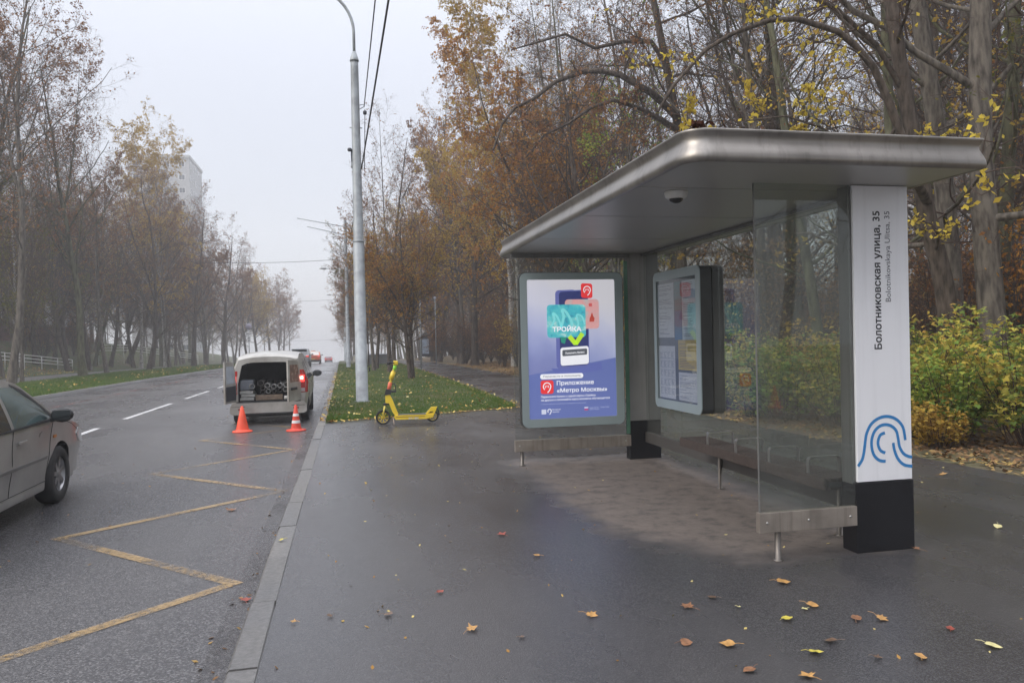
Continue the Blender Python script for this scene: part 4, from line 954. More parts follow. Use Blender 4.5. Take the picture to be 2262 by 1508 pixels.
# tail lights
RL = mat('tail_lens_red', (.38, .02, .018), .18, 0, .1); RLIT = mat('lit_brake_lamp', (.6, .05, .04), .3, 0, 0, emit=(1, .05, .04), estr=1.5); HOT = mat('lamp_filament', (.9, .7, .6), .3, 0, 0, emit=(1, .62, .50), estr=5)
for sg in (-1, 1):
    cv.sidepanel('tail_light', [(-2.135, .72), (-1.98, .72), (-2.04, 1.0), (-2.10, 1.24), (-2.135, 1.24)], RL, van, .010, (sg,))
    tl = [ch for ch in van.children if ch.name.startswith('tail_light')][-1]
    b = MB()
    for a, e in ((.72, .80), (.80, .98), (.98, 1.12), (1.12, 1.24)):
        b.add([(sg * (rx(a) - (.13 if e < 1.0 else .10)), yr - .006, a), (sg * (rx(a) + .004), yr + .003, a), (sg * (rx(e) + .004), yr + .003, e), (sg * (rx(e) - (.13 if e < 1.0 else .07)), yr - .006, e)], [(0, 1, 2, 3)])
    b.build('lens', RL, tl, fix=False)
    x0, x1 = sorted((sg * (rx(1.05) - .10), sg * (rx(1.05) - .005))); MB().box(x0, x1, yr - .020, yr - .007, .96, 1.12, .006).build('brake_lamp', RLIT, tl)
    x0, x1 = sorted((sg * (rx(1.05) - .085), sg * (rx(1.05) - .035))); MB().box(x0, x1, yr - .026, yr - .019, 1.02, 1.09, .003).build('bulb', HOT, tl)
    x0, x1 = sorted((sg * (rx(.8) - .12), sg * (rx(.8) - .01))); MB().box(x0, x1, yr - .016, yr - .007, .74, .82, .004).build('reversing_lamp', mat('pale_lens', (.45, .38, .38), .3, 0, .1), tl)
cv.sidepanel('side_window', [(-2.02, 1.02), (-1.22, 1.0), (-1.22, 1.40), (-1.85, 1.40)], CGL, van); cv.sidepanel('side_window', [(-1.12, 1.0), (-.22, .99), (-.22, 1.45), (-1.12, 1.42)], CGL, van)
cv.sidepanel('side_window', [(-.12, .99), (.98, 1.0), (.55, 1.38), (-.12, 1.45)], CGL, van); cv.topglass('windscreen', .62, 1.24, CGL, van)
cv.seamline([(-1.17, .30), (-1.17, 1.47)], van); cv.seamline([(-.17, .30), (-.17, 1.48)], van); cv.seamline([(1.0, .32), (1.05, .95)], van); cv.seamline([(-1.9, .66), (1.0, .62)], van, .003)
for sg in (-1, 1):
    for yy in (-.95, .02):
        x = cv.half(yy, .86); MB().box(sg * x + sg * .018 - .012, sg * x + sg * .018 + .012, yy, yy + .18, .845, .875, .008).build('door_handle', P_VAN, van)
    cv.sidepanel('side_moulding', [(.9, .50), (.9, .56), (-.95, .56), (-.95, .50)], P_VAN, van, .012, (sg,))
cv.mirror(van, .85, 1.0, DARKP, 1.2)
for sg in (-1, 1):
    for yw in cv.wheels: wheel(van, sg * (.875 - .12), yw, .31, .185, sg, 6)
van.scale = (VS, VS, VS)
# cargo: things of their own
def VW(x, y, z): return (van.location.x + x * VS, van.location.y + y * VS, van.location.z + z * VS)
PIPE = mat('grey_plastic_pipe', (.30, .30, .29), .45, 0, .12, 7); PIPED = mat('dark_steel_pipe', (.10, .095, .09), .5, .3, .2, 7)
def pipe(x, z, r, L, m, lab, yaw=0, pitch=0):
    b = MB().lathe([(r, 0), (r, L), (r * .86, L), (r * .86, 0), (r, 0)], (0, 0, 0), 'y', 20)
    o = b.build('pipe', m, None); o.location = VW(x, yr + .10, z); o.rotation_euler = (pitch, 0, yaw)
    return tag(o, lab, 'pipe', 'pipes stacked in the back of the van')
pl = [(-.36, .885, .055, PIPE, 'pale pipe lying askew at the left end of the pipes in the van', .38), (-.18, .95, .062, PIPED, 'wide dark pipe on top of the heap, second from the left', .02), (-.04, .89, .052, PIPE, 'grey pipe mouth in the middle of the heap just right of the wide dark one', 0),
      (.10, .86, .050, PIPE, 'grey pipe lying low in the middle of the pipe heap', 0), (.24, .885, .050, PIPE, 'pale pipe with a bright rim right of the middle of the heap', -.04), (.38, .90, .055, PIPE, 'pale pipe at the upper right of the heap in the van', -.1),
      (-.14, .83, .045, PIPED, 'thin dark pipe under the wide one at the left of the heap', 0), (-.02, .76, .048, PIPE, 'grey pipe in the bottom layer below the middle of the heap', 0), (.11, .755, .045, PIPED, 'dark pipe in the bottom layer right of the middle', 0), (.24, .78, .045, PIPED, 'dark pipe in the bottom layer under the bright rimmed one', 0),
      (.36, .79, .052, PIPE, 'grey pipe in the bottom layer near the right wall of the van', 0), (.48, .76, .045, PIPED, 'dark pipe pressed against the right wall of the van', 0), (-.14, .735, .048, PIPED, 'dark pipe at the left of the bottom layer', 0)]
for x, z, r, m, lab, yaw in pl: pipe(x, z, r, 1.35, m, lab, yaw)
def cargo(name, x0, x1, y0, y1, z0, z1, m, lab, cat, bev=.01):
    b = MB().box(x0, x1, y0, y1, z0, z1, bev); o = b.build(name, m, None); o.location = van.location; o.scale = (VS,) * 3
    return tag(o, lab, cat)
cargo('timber_plank', -.30, .30, yr + .10, yr + .22, .56, .68, mat('old_timber', (.17, .125, .09), .7, 0, .3, 12, .2), 'brown timber board lying across the van floor in front of the pipes', 'board')
cargo('plastic_crate', -.64, -.34, yr + .15, yr + .62, .79, 1.03, mat('blue_grey_crate', (.15, .165, .19), .5, 0, .15), 'blue grey crate standing at the left inside the van', 'crate', .03)
cargo('board_stack', -.64, -.33, yr + .09, yr + .55, .56, .63, mat('pale_board', (.33, .33, .31), .6, 0, .2), 'lowest pale board at the left of the van floor', 'board'); cargo('board_stack', -.62, -.31, yr + .10, yr + .55, .64, .70, MATS['pale_board'], 'middle pale board under the blue grey crate', 'board'); cargo('board_stack', -.645, -.35, yr + .12, yr + .55, .71, .78, MATS['pale_board'], 'topmost pale board directly under the blue grey crate', 'board')
b = MB().tube([(.33, yr + .12, .60), (.5, yr + .115, .605), (.64, yr + .12, .60)], .045, 12); o = b.build('white_bag', mat('white_sack', (.50, .50, .47), .8, 0, .15, 18, .5), None); o.location = van.location; o.scale = (VS,) * 3; tag(o, 'long white bag at the right corner of the van floor', 'bag')

# --- cars further up the road
def faraway(name, x, y, lab, L, W, top, belt, paint, wr, roof=None, plate=(.6, .6, .6), est=0, grp=None, taxi=False, hi=1.6):
    r = empty(name, (x, y, float(drop(y)) - .13), math.atan(float(drop(y + 1) - drop(y - 1)) / 2) * 0, lab, 'car', grp); r.rotation_euler[0] = math.atan(float(drop(y + 1) - drop(y - 1)) / 2)
    c = Car(L, W, top, belt, .22, (-L * .30, L * .31), wr, .15, .03, endp=12, roundx=.9); c.body(paint, r); h = hi
    yb = -L / 2
    c.topglass('rear_window', top[2][0] + .06, top[1][0] + .03, mat('painted_sky_reflection_glass', (.55, .52, .48), .12, .3, .15, 3) if roof else CGL, r, .84)  # taxi rear pane: sky reflection painted in as a pale base colour
    c.sidepanel('side_window', [(-L * .36, belt + .04), (L * .20, belt + .04), (L * .10, h - .12), (-L * .30, h - .12)], CGL, r)
    for sg in (-1, 1):
        x0, x1 = sorted((sg * (W / 2 - .08), sg * (W / 2 - .34))); MB().box(x0, x1, yb - .02, yb + .03, belt - .16, belt - .02, .01).build('tail_light', mat('far_tail_light', (.5, .03, .02), .3, 0, 0, emit=(1, .06, .03), estr=.5), r)
        for yw in c.wheels: wheel(r, sg * (W / 2 - .12), yw, wr, .20, sg, 5)
    MB().box(-W / 2 + .05, W / 2 - .05, yb - .05, yb + .06, .26, .52, .03).build('bumper', DARKP, r)
    MB().box(-.26, .26, yb - .056, yb - .045, .56, .67, .004).build('number_plate', mat('plate_' + name, plate, .5, 0, 0), r)
    c.mirror(r, L * .19, belt + .05, DARKP)
    if roof:
        V = []; b = MB(); ny = 8
        for j in range(ny):
            y_ = top[2][0] + .1 + (top[-4][0] - top[2][0] - .1) * j / (ny - 1); z = c.ztop(y_); wt = c.half(y_, z)
            for i in range(7): q = -1 + i / 3; V.append((q * wt, y_, z + .03 * (1 - abs(q) ** 2.6) + .006))
        b.add(V, [(j * 7 + i, j * 7 + i + 1, (j + 1) * 7 + i + 1, (j + 1) * 7 + i) for j in range(ny - 1) for i in range(6)], True); b.build('roof_panel', roof, r, fix=False)
    return r, c
suvt = [(-2.25, 1.05), (-2.2, 1.12), (-1.75, 1.62), (-.9, 1.70), (.3, 1.68), (.6, 1.58), (1.15, 1.12), (1.4, 1.06), (2.1, .88), (2.25, .7)]
r, c = faraway('estate_suv', -3.75, 76, 'grey sports utility car just beyond the parked van, half hidden by it', 4.5, 1.86, suvt, 1.08, carpaint('mid_grey_paint', (.22, .235, .25), (.16, .17, .18)), .36, hi=1.65)
MB().box(-.80, .80, -2.26, -2.19, 1.0, 1.08, .02).build('chrome_strip', CHR, r); MB().box(-.66, .66, -1.98, -1.75, 1.63, 1.67, .01).build('spoiler', MATS['mid_grey_paint'], r)
taxt = [(-2.2, .95), (-2.15, 1.04), (-1.70, 1.42), (-.9, 1.50), (.2, 1.48), (.45, 1.40), (1.15, 1.0), (1.4, .96), (2.0, .80), (2.2, .65)]
r, c = faraway('taxi_car', -3.32, 98, 'orange taxi with a cream roof driving away up the road', 4.4, 1.8, taxt, 1.0, mat('orange_taxi_paint', (.62, .11, .03), .4, 0, .05, coat=.3), .33, roof=mat('cream_roof_paint', (.70, .60, .45), .4, 0, .03), plate=(.6, .42, .08), hi=1.45)
MB().box(-.25, .25, -.25, -.05, 1.53, 1.64, .02).build('roof_sign', mat('roof_sign', (.65, .35, .3), .4, 0, 0), r); MB().box(-.80, .80, -2.30, -2.2, .22, .30).build('bumper_chrome', CHR, r)
r, c = faraway('red_hatchback', -2.9, 186, 'faint red car fading into the mist at the road crest', 4.1, 1.75, [(a, z_ * .98) for a, z_ in [(-2.05, .95), (-2.0, 1.04), (-1.6, 1.40), (-.9, 1.48), (.2, 1.46), (.45, 1.40), (1.15, 1.0), (1.4, .96), (1.9, .80), (2.05, .65)]], .98, mat('red_paint', (.5, .03, .03), .4, 0, .05, coat=.3), .32, hi=1.42)

# --- traffic cones behind the van
ORG = mat('cone_orange', (.80, .085, .035), .45, 0, .07, 5); ORG2 = mat('cone_red_orange', (.62, .055, .028), .45, 0, .07, 5); CWH = mat('cone_white_band', (.68, .68, .68), .5, 0, .05)
def cone(x, y, h, m, lab, bands, tilt=0, rb=.125):
    z0 = float(drop(y)) - .13; r = empty('traffic_cone', (x, y, z0), .2, lab, 'traffic cone')
    def rad(z): return rb + (.022 - rb) * (z - .03) / (h - .03)
    MB().lathe([(0, 0), (.19, 0), (.19, .018), (.17, .028), (rb + .008, .034), (rb + .004, .05), (rb, .055)], n=28).build('base', m, r)
    MB().lathe([(rad(.05), .05), (rad(h * .5), h * .5), (rad(h - .01), h - .01), (.014, h), (0, h)], n=28).build('cone_body', m, r)
    for a, e in bands: MB().lathe([(rad(a) + .0025, a), (rad(e) + .0025, e)], n=28).build('white_band', CWH, r)
    r.rotation_euler[1] = tilt; return r
cone(-1.90, 15.83, .50, ORG, 'plain orange traffic cone behind the left rear wheel of the van', [])
cone(-.885, 15.6, .50, ORG2, 'orange and white striped traffic cone behind the right rear wheel of the van', [(.15, .205), (.285, .335)], rb=.10)
#@@PART4
# ------------------------------------------------------------------ yellow hire scooter
YEL = mat('scooter_yellow', (.72, .52, .03), .38, 0, .05, 6, coat=.3); YEL2 = mat('scooter_pale_yellow', (.75, .62, .12), .4, 0, .05); LIME = mat('lime_sleeve', (.30, .75, .06), .5, 0, .04); CORAL = mat('coral_sleeve', (.66, .14, .07), .5, 0, .05)
scr = empty('electric_scooter', (.735, 14.70, 0), -.09, 'bright yellow hire scooter parked on its stand at the edge of the grass', 'scooter')
def SC(cx, cy, y=0): return ((cx - 435) / 963, y, (1330 - cy) / 963)
def swheel(cx, cy, r, tyre_lab):
    w_ = MB().lathe([(r * .72, -.022), (r * .92, -.026), (r, -.014), (r, .014), (r * .92, .026), (r * .72, .022), (r * .72, -.022)], (0, 0, 0), 'y', 32).build('wheel', RUB, scr); w_.location = SC(cx, cy)
    b = MB().lathe([(r * .80, -.020), (r * .80, .020), (r * .70, .018), (r * .70, -.018), (r * .80, -.020)], (0, 0, 0), 'y', 32).lathe([(0, -.03), (r * .22, -.03), (r * .22, .03), (0, .03)], (0, 0, 0), 'y', 16)
    for k in range(8):
        a = 2 * PI * k / 8; b.tube([(r * .15 * math.cos(a), 0, r * .15 * math.sin(a)), (r * .74 * math.cos(a + .15), 0, r * .74 * math.sin(a + .15))], .007, 6)
    b.build('rim', YEL, w_); return w_
swheel(435, 1195, .137, ''); swheel(1318, 1198, .115, '')
ang = lambda a, b_: (Vector(b_) - Vector(a))
for yy in (-.04, .04): MB().tube([SC(430, 1195, yy), SC(455, 1060, yy), SC(470, 990, yy * .6)], [.013, .014, .014], 8).build('fork_leg', YEL2 if yy < 0 else DARKP, scr)
MB().tube([SC(468, 1000), SC(497, 930)], .020, 10).build('fork_crown', DARKP, scr)
b = MB()
for k in range(9):
    a0, a1 = math.radians(20 + 125 * k / 9), math.radians(20 + 125 * (k + 1) / 9); R = .150
    for a_, b2 in ((a0, a1),):
        c0, c1 = SC(435, 1195), SC(435, 1195)
        b.add([(c0[0] + R * math.cos(a0), -.032, c0[2] + R * math.sin(a0)), (c0[0] + R * math.cos(a1), -.032, c0[2] + R * math.sin(a1)), (c0[0] + R * math.cos(a1), .032, c0[2] + R * math.sin(a1)), (c0[0] + R * math.cos(a0), .032, c0[2] + R * math.sin(a0))], [(0, 1, 2, 3)], True)
b.v = [v for v in b.v]; b.build('front_mudguard', DARKP, scr)
b = MB(); b.prism([(SC(p, q)[0], SC(p, q)[2]) for p, q in ((482, 800), (560, 790), (600, 860), (712, 1160), (668, 1200), (600, 1090), (548, 945), (484, 935))], 'y', -.038, .038); b.build('down_tube', YEL, scr)
MB().box(SC(440, 0)[0], SC(550, 0)[0], -.03, .03, SC(0, 972)[2], SC(0, 945)[2], .006).build('headset_ring', DARKP, scr)
b = MB(); b.prism([(SC(p, q)[0], SC(p, q)[2]) for p, q in ((660, 1158), (1190, 1162), (1345, 1165), (1325, 1215), (1200, 1240), (660, 1238), (630, 1190))], 'y', -.085, .085); b.build('deck', YEL, scr)
MB().box(SC(700, 0)[0], SC(1200, 0)[0], -.078, .078, SC(0, 1160)[2], SC(0, 1150)[2], .002).build('deck_mat', mat('deck_rubber', (.10, .10, .09), .8, 0, .2, 30), scr)
MB().box(SC(670, 0)[0], SC(1180, 0)[0], -.089, -.0855, SC(0, 1196)[2], SC(0, 1182)[2]).build('deck_stripe', mat('dark_yellow', (.35, .22, .02), .5, 0, 0), scr)
dk = [o for o in scr.children if o.name.startswith('deck')][0]
lettering('57-18K', .19, mat('white_print', (.6, .6, .6), .5, 0, 0), dk, (SC(890, 0)[0], -.0862, SC(0, 1236)[2]), (1, 0, 0), (0, 0, 1), bold=.02, fit_h=.032)
for yy in (-.045, .045):
    b = MB(); s0 = [(SC(p, q)[0], SC(p, q)[2]) for p, q in ((1185, 1165), (1300, 1035), (1405, 1035), (1345, 1175))]; s1 = [(SC(p, q)[0], SC(p, q)[2]) for p, q in ((1240, 1145), (1280, 1112), (1335, 1112), (1318, 1145))]
    for k in range(4):
        j = (k + 1) % 4
        for y_ in (yy - .006, yy + .006): b.add([(s0[k][0], y_, s0[k][1]), (s0[j][0], y_, s0[j][1]), (s1[j][0], y_, s1[j][1]), (s1[k][0], y_, s1[k][1])], [(0, 1, 2, 3)])
    b.build('rear_fender_side', YEL, scr, fix=False)
b = MB(); b.add([(*SC(1185, 1165)[:1], -.051, SC(0, 1165)[2]), (SC(1300, 0)[0], -.051, SC(0, 1035)[2]), (SC(1300, 0)[0], .051, SC(0, 1035)[2]), (SC(1185, 0)[0], .051, SC(0, 1165)[2]), (SC(1405, 0)[0], -.051, SC(0, 1035)[2]), (SC(1405, 0)[0], .051, SC(0, 1035)[2])], [(0, 1, 2, 3), (1, 4, 5, 2)]); b.build('rear_fender', YEL, scr, fix=False)
b = MB().tube([SC(1400, 1060), SC(1432, 1120), SC(1436, 1185)], .014, 8); b.build('mud_flap', DARKP, scr)
MB().tube([SC(505, 800), SC(560, 640), SC(620, 440), SC(668, 255)], .024, 10).build('steering_column', YEL, scr)
MB().tube([SC(545, 715), SC(578, 570)], .036, 12).build('coral_sleeve', CORAL, scr)
MB().tube([SC(590, 520), SC(640, 380)], .043, 12).build('battery_housing', YEL, scr); MB().tube([SC(652, 350), SC(672, 268)], .032, 12).build('lime_sleeve', LIME, scr)
MB().box(SC(638, 0)[0], SC(722, 0)[0], -.045, .045, SC(0, 262)[2], SC(0, 185)[2], .014).build('display_head', YEL, scr)
b = MB(); b.prism([(SC(p, q)[0], SC(p, q)[2]) for p, q in ((470, 800), (498, 685), (600, 705), (585, 780))], 'y', -.05, .05); b.box(SC(590, 0)[0], SC(678, 0)[0], -.03, .03, SC(0, 755)[2], SC(0, 715)[2], .008); b.build('cable_clamp', DARKP, scr)
MB().tube([SC(665, 715, -.02), SC(672, 640, -.02), SC(650, 595, -.02), SC(610, 600, -.02)], .010, 6).build('lock_cable', DARKP, scr)
for s_ in (-1, 1):
    MB().tube([SC(655, 225, 0), SC(640, 215, s_ * .12), SC(590, 210, s_ * .22)], .012, 8).build('handlebar', DARKP, scr)
    MB().tube([SC(600, 211, s_ * .20), SC(545, 222, s_ * .30)], .018, 10).build('grip', RUB, scr); MB().tube([SC(595, 235, s_ * .19), SC(515, 252, s_ * .27)], .006, 6).build('brake_lever', DARKP, scr)
MB().tube([SC(640, 200, .02), SC(600, 150, .05), SC(560, 165, .12)], .008, 6).build('brake_cable', DARKP, scr)
MB().tube([SC(612, 1185, -.05), SC(630, 1300, -.10), SC(628, 1338, -.11)], .009, 6).build('kickstand', mat('stand_metal', (.35, .28, .22), .5, .5, .1), scr)

# ------------------------------------------------------------------ lamp poles and wires
PGR = mat('galvanised_pole', (.30, .325, .34), .5, .25, .12, 4, dirt=(.21, .225, .235)); WIRE = mat('black_cable', (.03, .03, .035), .6, 0, 0)
def lamp_pole(x, y, h, lab, fittings=False, hi=True, top=True):
    r = empty('street_lamp', (x, y, float(H(x, y)) + .02), 0, lab, 'street lamp', None); n = 20 if hi else 10
    MB().tube([(0, 0, 0), (0, 0, .04), (0, 0, .04), (0, 0, 4.1), (0, 0, 4.12), (0, 0, h - .15), (0, 0, h)], [.20, .20, .155, .140, .128, .098, .098], n).build('pole', PGR, r)
    MB().tube([(0, 0, h), (0, 0, h + .03), (0, 0, h + .25)], [.115, .115, .045], n).build('collar', PGR, r)
    arm = [(0, 0, h + .15), (0, 0, h + .75)] + [(-1.0 * (1 - math.cos(a)), 0, h + .75 + 1.05 * math.sin(a)) for a in np.linspace(.15, PI / 2, 9)] + [(-2.1, 0, h + 1.85)]
    if not top: return r
    MB().tube(arm, .038, 10).build('arm', PGR, r)
    MB().lathe([(0, -.42), (.05, -.40), (.10, -.2), (.13, .05), (.10, .28), (0, .34)], (-2.4, 0, h + 1.86), 'x', 14).build('lamp_head', mat('lamp_housing', (.25, .26, .27), .45, .3, .05), r)
    if fittings:
        MB().tube([(0, 0, 4.11), (0, 0, 4.16)], .146, n).build('band', PGR, r)
        MB().tube([(.05, 0, 7.62), (.20, 0, 7.66), (.22, 0, 7.60), (.08, 0, 7.52)], .012, 6).build('wire_hook', PGR, r)
        MB().tube([(-.16, 0, 7.05), (.16, 0, 7.05)], .015, 6).build('step_bolt', PGR, r)
        MB().lathe([(0, -.05), (.045, -.04), (.06, 0), (.045, .04), (0, .05)], (-.17, -.02, 6.48), 'z', 14).box(-.14, -.10, -.02, .02, 6.10, 6.45).box(-.20, -.10, -.02, .02, 6.46, 6.49).build('ball_sensor', mat('dark_sensor', (.03, .035, .05), .4, 0, 0), r)
        MB().tube([(-.11, 0, 6.02), (-.11, 0, 6.18)], .03, 8).build('bracket', PGR, r)
        MB().tube([(.15, -.02, .95), (.15, -.02, 1.50)], .022, 8).build('conduit', mat('white_conduit', (.5, .5, .5), .5, 0, .05), r)
        MB().tube([(.20, -.01, .80), (.20, -.01, .90)], .02, 6).build('conduit_plug', DARKP, r)
    return r
lamp_pole(.50, 20.4, 8.75, 'tall grey lamp pole standing in the grass behind the scooter', True)
p2 = lamp_pole(.50, 58.4, 10.6, 'second pole further up the road with two bracket arms, among the verge trees', False, top=False)
for z, dx in ((10.9, 3.4), (10.3, 2.7)): MB().tube([(0, 0, z - .6), (-dx, 0, z)], .03, 6).build('bracket_arm', PGR, p2)
lamp_pole(.55, 97, 9.5, 'third lamp pole, thin and pale in the mist beside the road', False, False); lamp_pole(.6, 137, 9.5, 'farthest lamp pole at the crest of the road, almost lost in mist', False, False)
def wire(pts, r, lab, sag=0):
    p, q = Vector(pts[0]), Vector(pts[1]); n = 16; P_ = [p.lerp(q, i / n) - Vector((0, 0, sag * 4 * (i / n) * (1 - i / n))) for i in range(n + 1)]
    o = MB().tube(P_, r, 5).build('overhead_wire', WIRE, None); tag(o, lab, 'wire'); return o
wire([(.72, 20.4, 7.58), (.72, -14, 8.0)], .013, 'thin straight cable running from the pole overhead, the left one of two', .25)
wire([(.62, 20.5, 6.0), (1.45, -14, 9.6)], .018, 'thicker cable slanting up to the right from the pole, the right one of two', .2)
o = wire([(.74, 20.4, 7.52), (.70, 20.55, 6.0)], .010, 'short drop cable hanging down the side of the near lamp pole'); 
o = MB().lathe([(0, -.06), (.045, -.05), (.05, .03), (0, .06)], (.735, 20.35, 7.42), 'z', 10).build('cable_clamp', mat('dark_sensor', (.03, .03, .03)), None); tag(o, 'small dark clamp on the cable beside the top of the near lamp pole', 'clamp')
wire([(.62, 20.4, 6.1), (.5, 58.4, 8.2)], .016, 'cable running from the near lamp pole to the second one through the trees', .5)
for yy, z, lab in ((75, 8.9, 'nearest span wire crossing above the road between the tree rows'), (128, 7.9, 'second span wire crossing above the road, fainter'), (196, 1.6, 'farthest span wire low across the misty road end')):
    wire([(-13, yy, z), (3.0, yy, z + .5)], .02, lab, .25)

# ------------------------------------------------------------------ far street furniture
GRYC = mat('dark_grey_concrete', (.10, .105, .115), .7, 0, .2, 2)
r = empty('concrete_barrier', (3.4, 67.5, float(H(3.4, 67.5))), 0, 'dark grey low wall with a pale coping across the verge beyond the lamp pole', 'wall')
MB().box(-1.05, 1.0, -.15, .15, 0, .88).build('wall_panel', GRYC, r); MB().box(-1.1, 1.05, -.18, .18, .885, .95).build('coping', PAP, r); MB().box(1.0, 1.10, -.18, .18, 0, .96).build('end_post', PAP, r)
r = empty('utility_cabinet', (1.25, 64, float(H(1.25, 64)) - .02), 0, 'small cream utility cabinet beside the distant grass verge', 'cabinet')
MB().box(-.32, .32, -.2, .2, .35, .85, .02).build('cabinet_box', mat('cream_cabinet', (.55, .52, .45), .5, 0, .05), r); MB().box(.0, .34, -.16, .2, 0, .36).build('cabinet_foot', GRYC, r); MB().box(-.30, -.25, -.05, .05, 0, .36).build('cabinet_leg', GRYC, r); MB().box(-.36, .36, -.24, .24, .87, .91).build('cabinet_roof', PAP, r)
r = empty('information_board', (7.9, 74, float(H(7.9, 74))), .1, 'dark framed information board standing by the far path', 'board')
MB().box(-.62, .62, -.06, .06, .55, 2.55, .02).build('board_frame', mat('board_navy', (.03, .035, .06), .5, 0, .1), r); MB().box(-.40, .25, -.068, -.06, .8, 2.2).build('board_poster', mat('board_paper', (.35, .42, .52), .5, 0, .3, 3), r)
MB().box(-.55, -.47, -.04, .04, 0, .56).build('leg', GRYC, r); MB().box(.47, .55, -.04, .04, 0, .56).build('leg', GRYC, r); b = MB(); b.prism([(-.75, 2.56), (.75, 2.56), (0, 2.85)], 'y', -.12, .12); b.build('board_roof', GRYC, r)
for x, y_, h, lab in ((7.4, 62, 5.2, 'slim grey lamp post at the right edge of the far path'), (4.7, 47, 4.6, 'thin pale post standing among the leaning verge trees')):
    r = empty('path_post', (x, y_, float(H(x, y_))), 0, lab, 'post'); MB().tube([(0, 0, 0), (0, 0, h)], [.05, .035], 8).build('post', PGR, r); MB().lathe([(0, 0), (.09, .02), (.11, .12), (.03, .18), (0, .18)], (0, 0, h), 'z', 10).build('lantern', PAP, r)
r = empty('road_sign', (-11.1, 101, float(H(-11.1, 101))), 0, 'small pole with a round sign and two white plates on the far verge', 'road sign')
MB().tube([(0, 0, 0), (0, 0, 5.1)], .05, 8).build('pole', PGR, r)
MB().lathe([(0, -.06), (.38, -.06), (.38, -.04), (0, -.04)], (0, 0, 4.7), 'y', 20).build('round_plate', mat('sign_lilac', (.30, .28, .36), .5, 0, .1), r)
MB().box(-.42, .38, -.08, -.055, 3.62, 4.0).build('plate', mat('sign_white', (.72, .72, .72), .5, 0, 0), r); MB().box(-.30, .30, -.085, -.081, 3.74, 3.80).box(-.30, -.1, -.085, -.081, 3.86, 3.9).build('plate_marks', INK2, r)
MB().box(-.20, .22, -.08, -.055, 2.75, 3.5).build('plate', MATS['sign_white'], r); MB().box(-.06, .07, -.085, -.081, 2.88, 3.05).box(-.06, .07, -.085, -.081, 3.18, 3.38).build('plate_marks', INK2, r)
# white handrails down the bank
RAILM = mat('white_rail_paint', (.70, .70, .68), .5, 0, .05)
def rail(pts, lab, n=3, gap=.26):
    r = empty('handrail', pts[0], 0, lab, 'handrail'); P0 = Vector(pts[0])
    for k in range(n): MB().tube([Vector(p) - P0 - Vector((0, 0, k * gap)) for p in pts], .033, 6).build('rail', RAILM, r)
    m_ = 6
    for i in range(m_):
        t = i / (m_ - 1) * (len(pts) - 1); j = min(int(t), len(pts) - 2); q = Vector(pts[j]).lerp(Vector(pts[j + 1]), t - j)
        g = float(H(q.x, q.y)); MB().tube([q - P0, Vector((q.x, q.y, min(g, q.z - .6))) - P0], .035, 6).build('post', RAILM, r)
rail([(-24, 60, 1.42), (-23, 74.8, .38)], 'nearer white three bar handrail sloping down the bank at the left edge')
rail([(-24, 86, 1.66), (-24, 97.7, 1.54), (-22.5, 133, -.33)], 'farther white handrail bending down the bank behind the leaning tree', 3, .30)

# ------------------------------------------------------------------ buildings
WALLW = mat('pale_render', (.46, .465, .47), .8, 0, .08, .8); WALLG = mat('grey_panel_wall', (.33, .335, .34), .8, 0, .08, .8); WINM = mat('window_pane', (.05, .06, .07), .15, 0, .3, .6); WINF = mat('window_frame_white', (.6, .6, .6), .5, 0, 0); BRICK = mat('maroon_wall', (.13, .045, .045), .8, 0, .2, 3, .3)
def building(name, x, y, rz, W, D, Hh, floors, cols, wall, lab, base=0, zoff=0, wface=('front',)):
    r = empty(name, (x, y, base), rz, lab, 'building'); MB().box(-W / 2, W / 2, 0, D, -12, Hh).build('wall', wall, r); MB().box(-W / 2 - .2, W / 2 + .2, -.2, D + .2, Hh + .01, Hh + .7).build('roof_parapet', WALLG, r)
    fh = Hh / floors
    wm = MB().box(-.75, .75, -.06, -.005, -.72, .72).mesh('window', WINF); pm = MB().box(-.62, -.03, -.075, -.061, -.6, .6).box(.03, .62, -.075, -.061, -.6, .6).mesh('pane', WINM)
    slots = []
    for f in range(floors):
        for c_ in range(cols): slots.append((-W / 2 + W * (c_ + .5) / cols, 0, 0, fh * (f + .52)))
        if 'side' in wface:
            cs = max(2, int(cols * D / W))
            for c_ in range(cs): slots.append((W / 2 if wface[1] == 'side' else 0, D * (c_ + .5) / cs, PI / 2, fh * (f + .52)))
    for (sx_, sy_, a, z) in slots[:290]:
        o = link('window', wm, r, (sx_, sy_, z)); o.rotation_euler[2] = a; link('pane', pm, o)
    return r
building('apartment_tower', -42.6, 205, .0, 14, 18, 51.5, 16, 4, WALLG, 'tall grey apartment tower dissolving in mist behind the yellow birch', float(drop(205)), wface=('front', 'side'))
building('apartment_block', -50, 108, PI / 2 * .86, 70, 12, 17, 5, 14, WALLW, 'white apartment block behind the trees at the left edge', 2.0)
building('apartment_block', 62, 40, -PI / 2 * 1.0, 90, 12, 27, 9, 20, WALLG, 'pale panel block showing through the wood on the right', 0)
building('apartment_block', 44, 118, -.25, 46, 12, 15, 5, 12, WALLW, 'white building glimpsed through the trees beyond the far path', -1)
r = empty('retaining_wall', (-31.5, 80, 2.0), PI / 2, 'long maroon wall with a white railing on top of the bank', 'wall')
MB().box(-22, 22, 0, .3, -.8, 1.75).build('wall', BRICK, r); MB().box(-22, 22, -.05, .35, 1.76, 1.85).build('coping', GRYC, r)
b = MB(); 
for k in range(88): b.box(-21.8 + k * .5, -21.76 + k * .5, .1, .14, 1.86, 2.9)
b.box(-22, 22, .09, .15, 2.91, 2.99); o = b.build('railing', RAILM, r); o['kind'] = 'stuff'

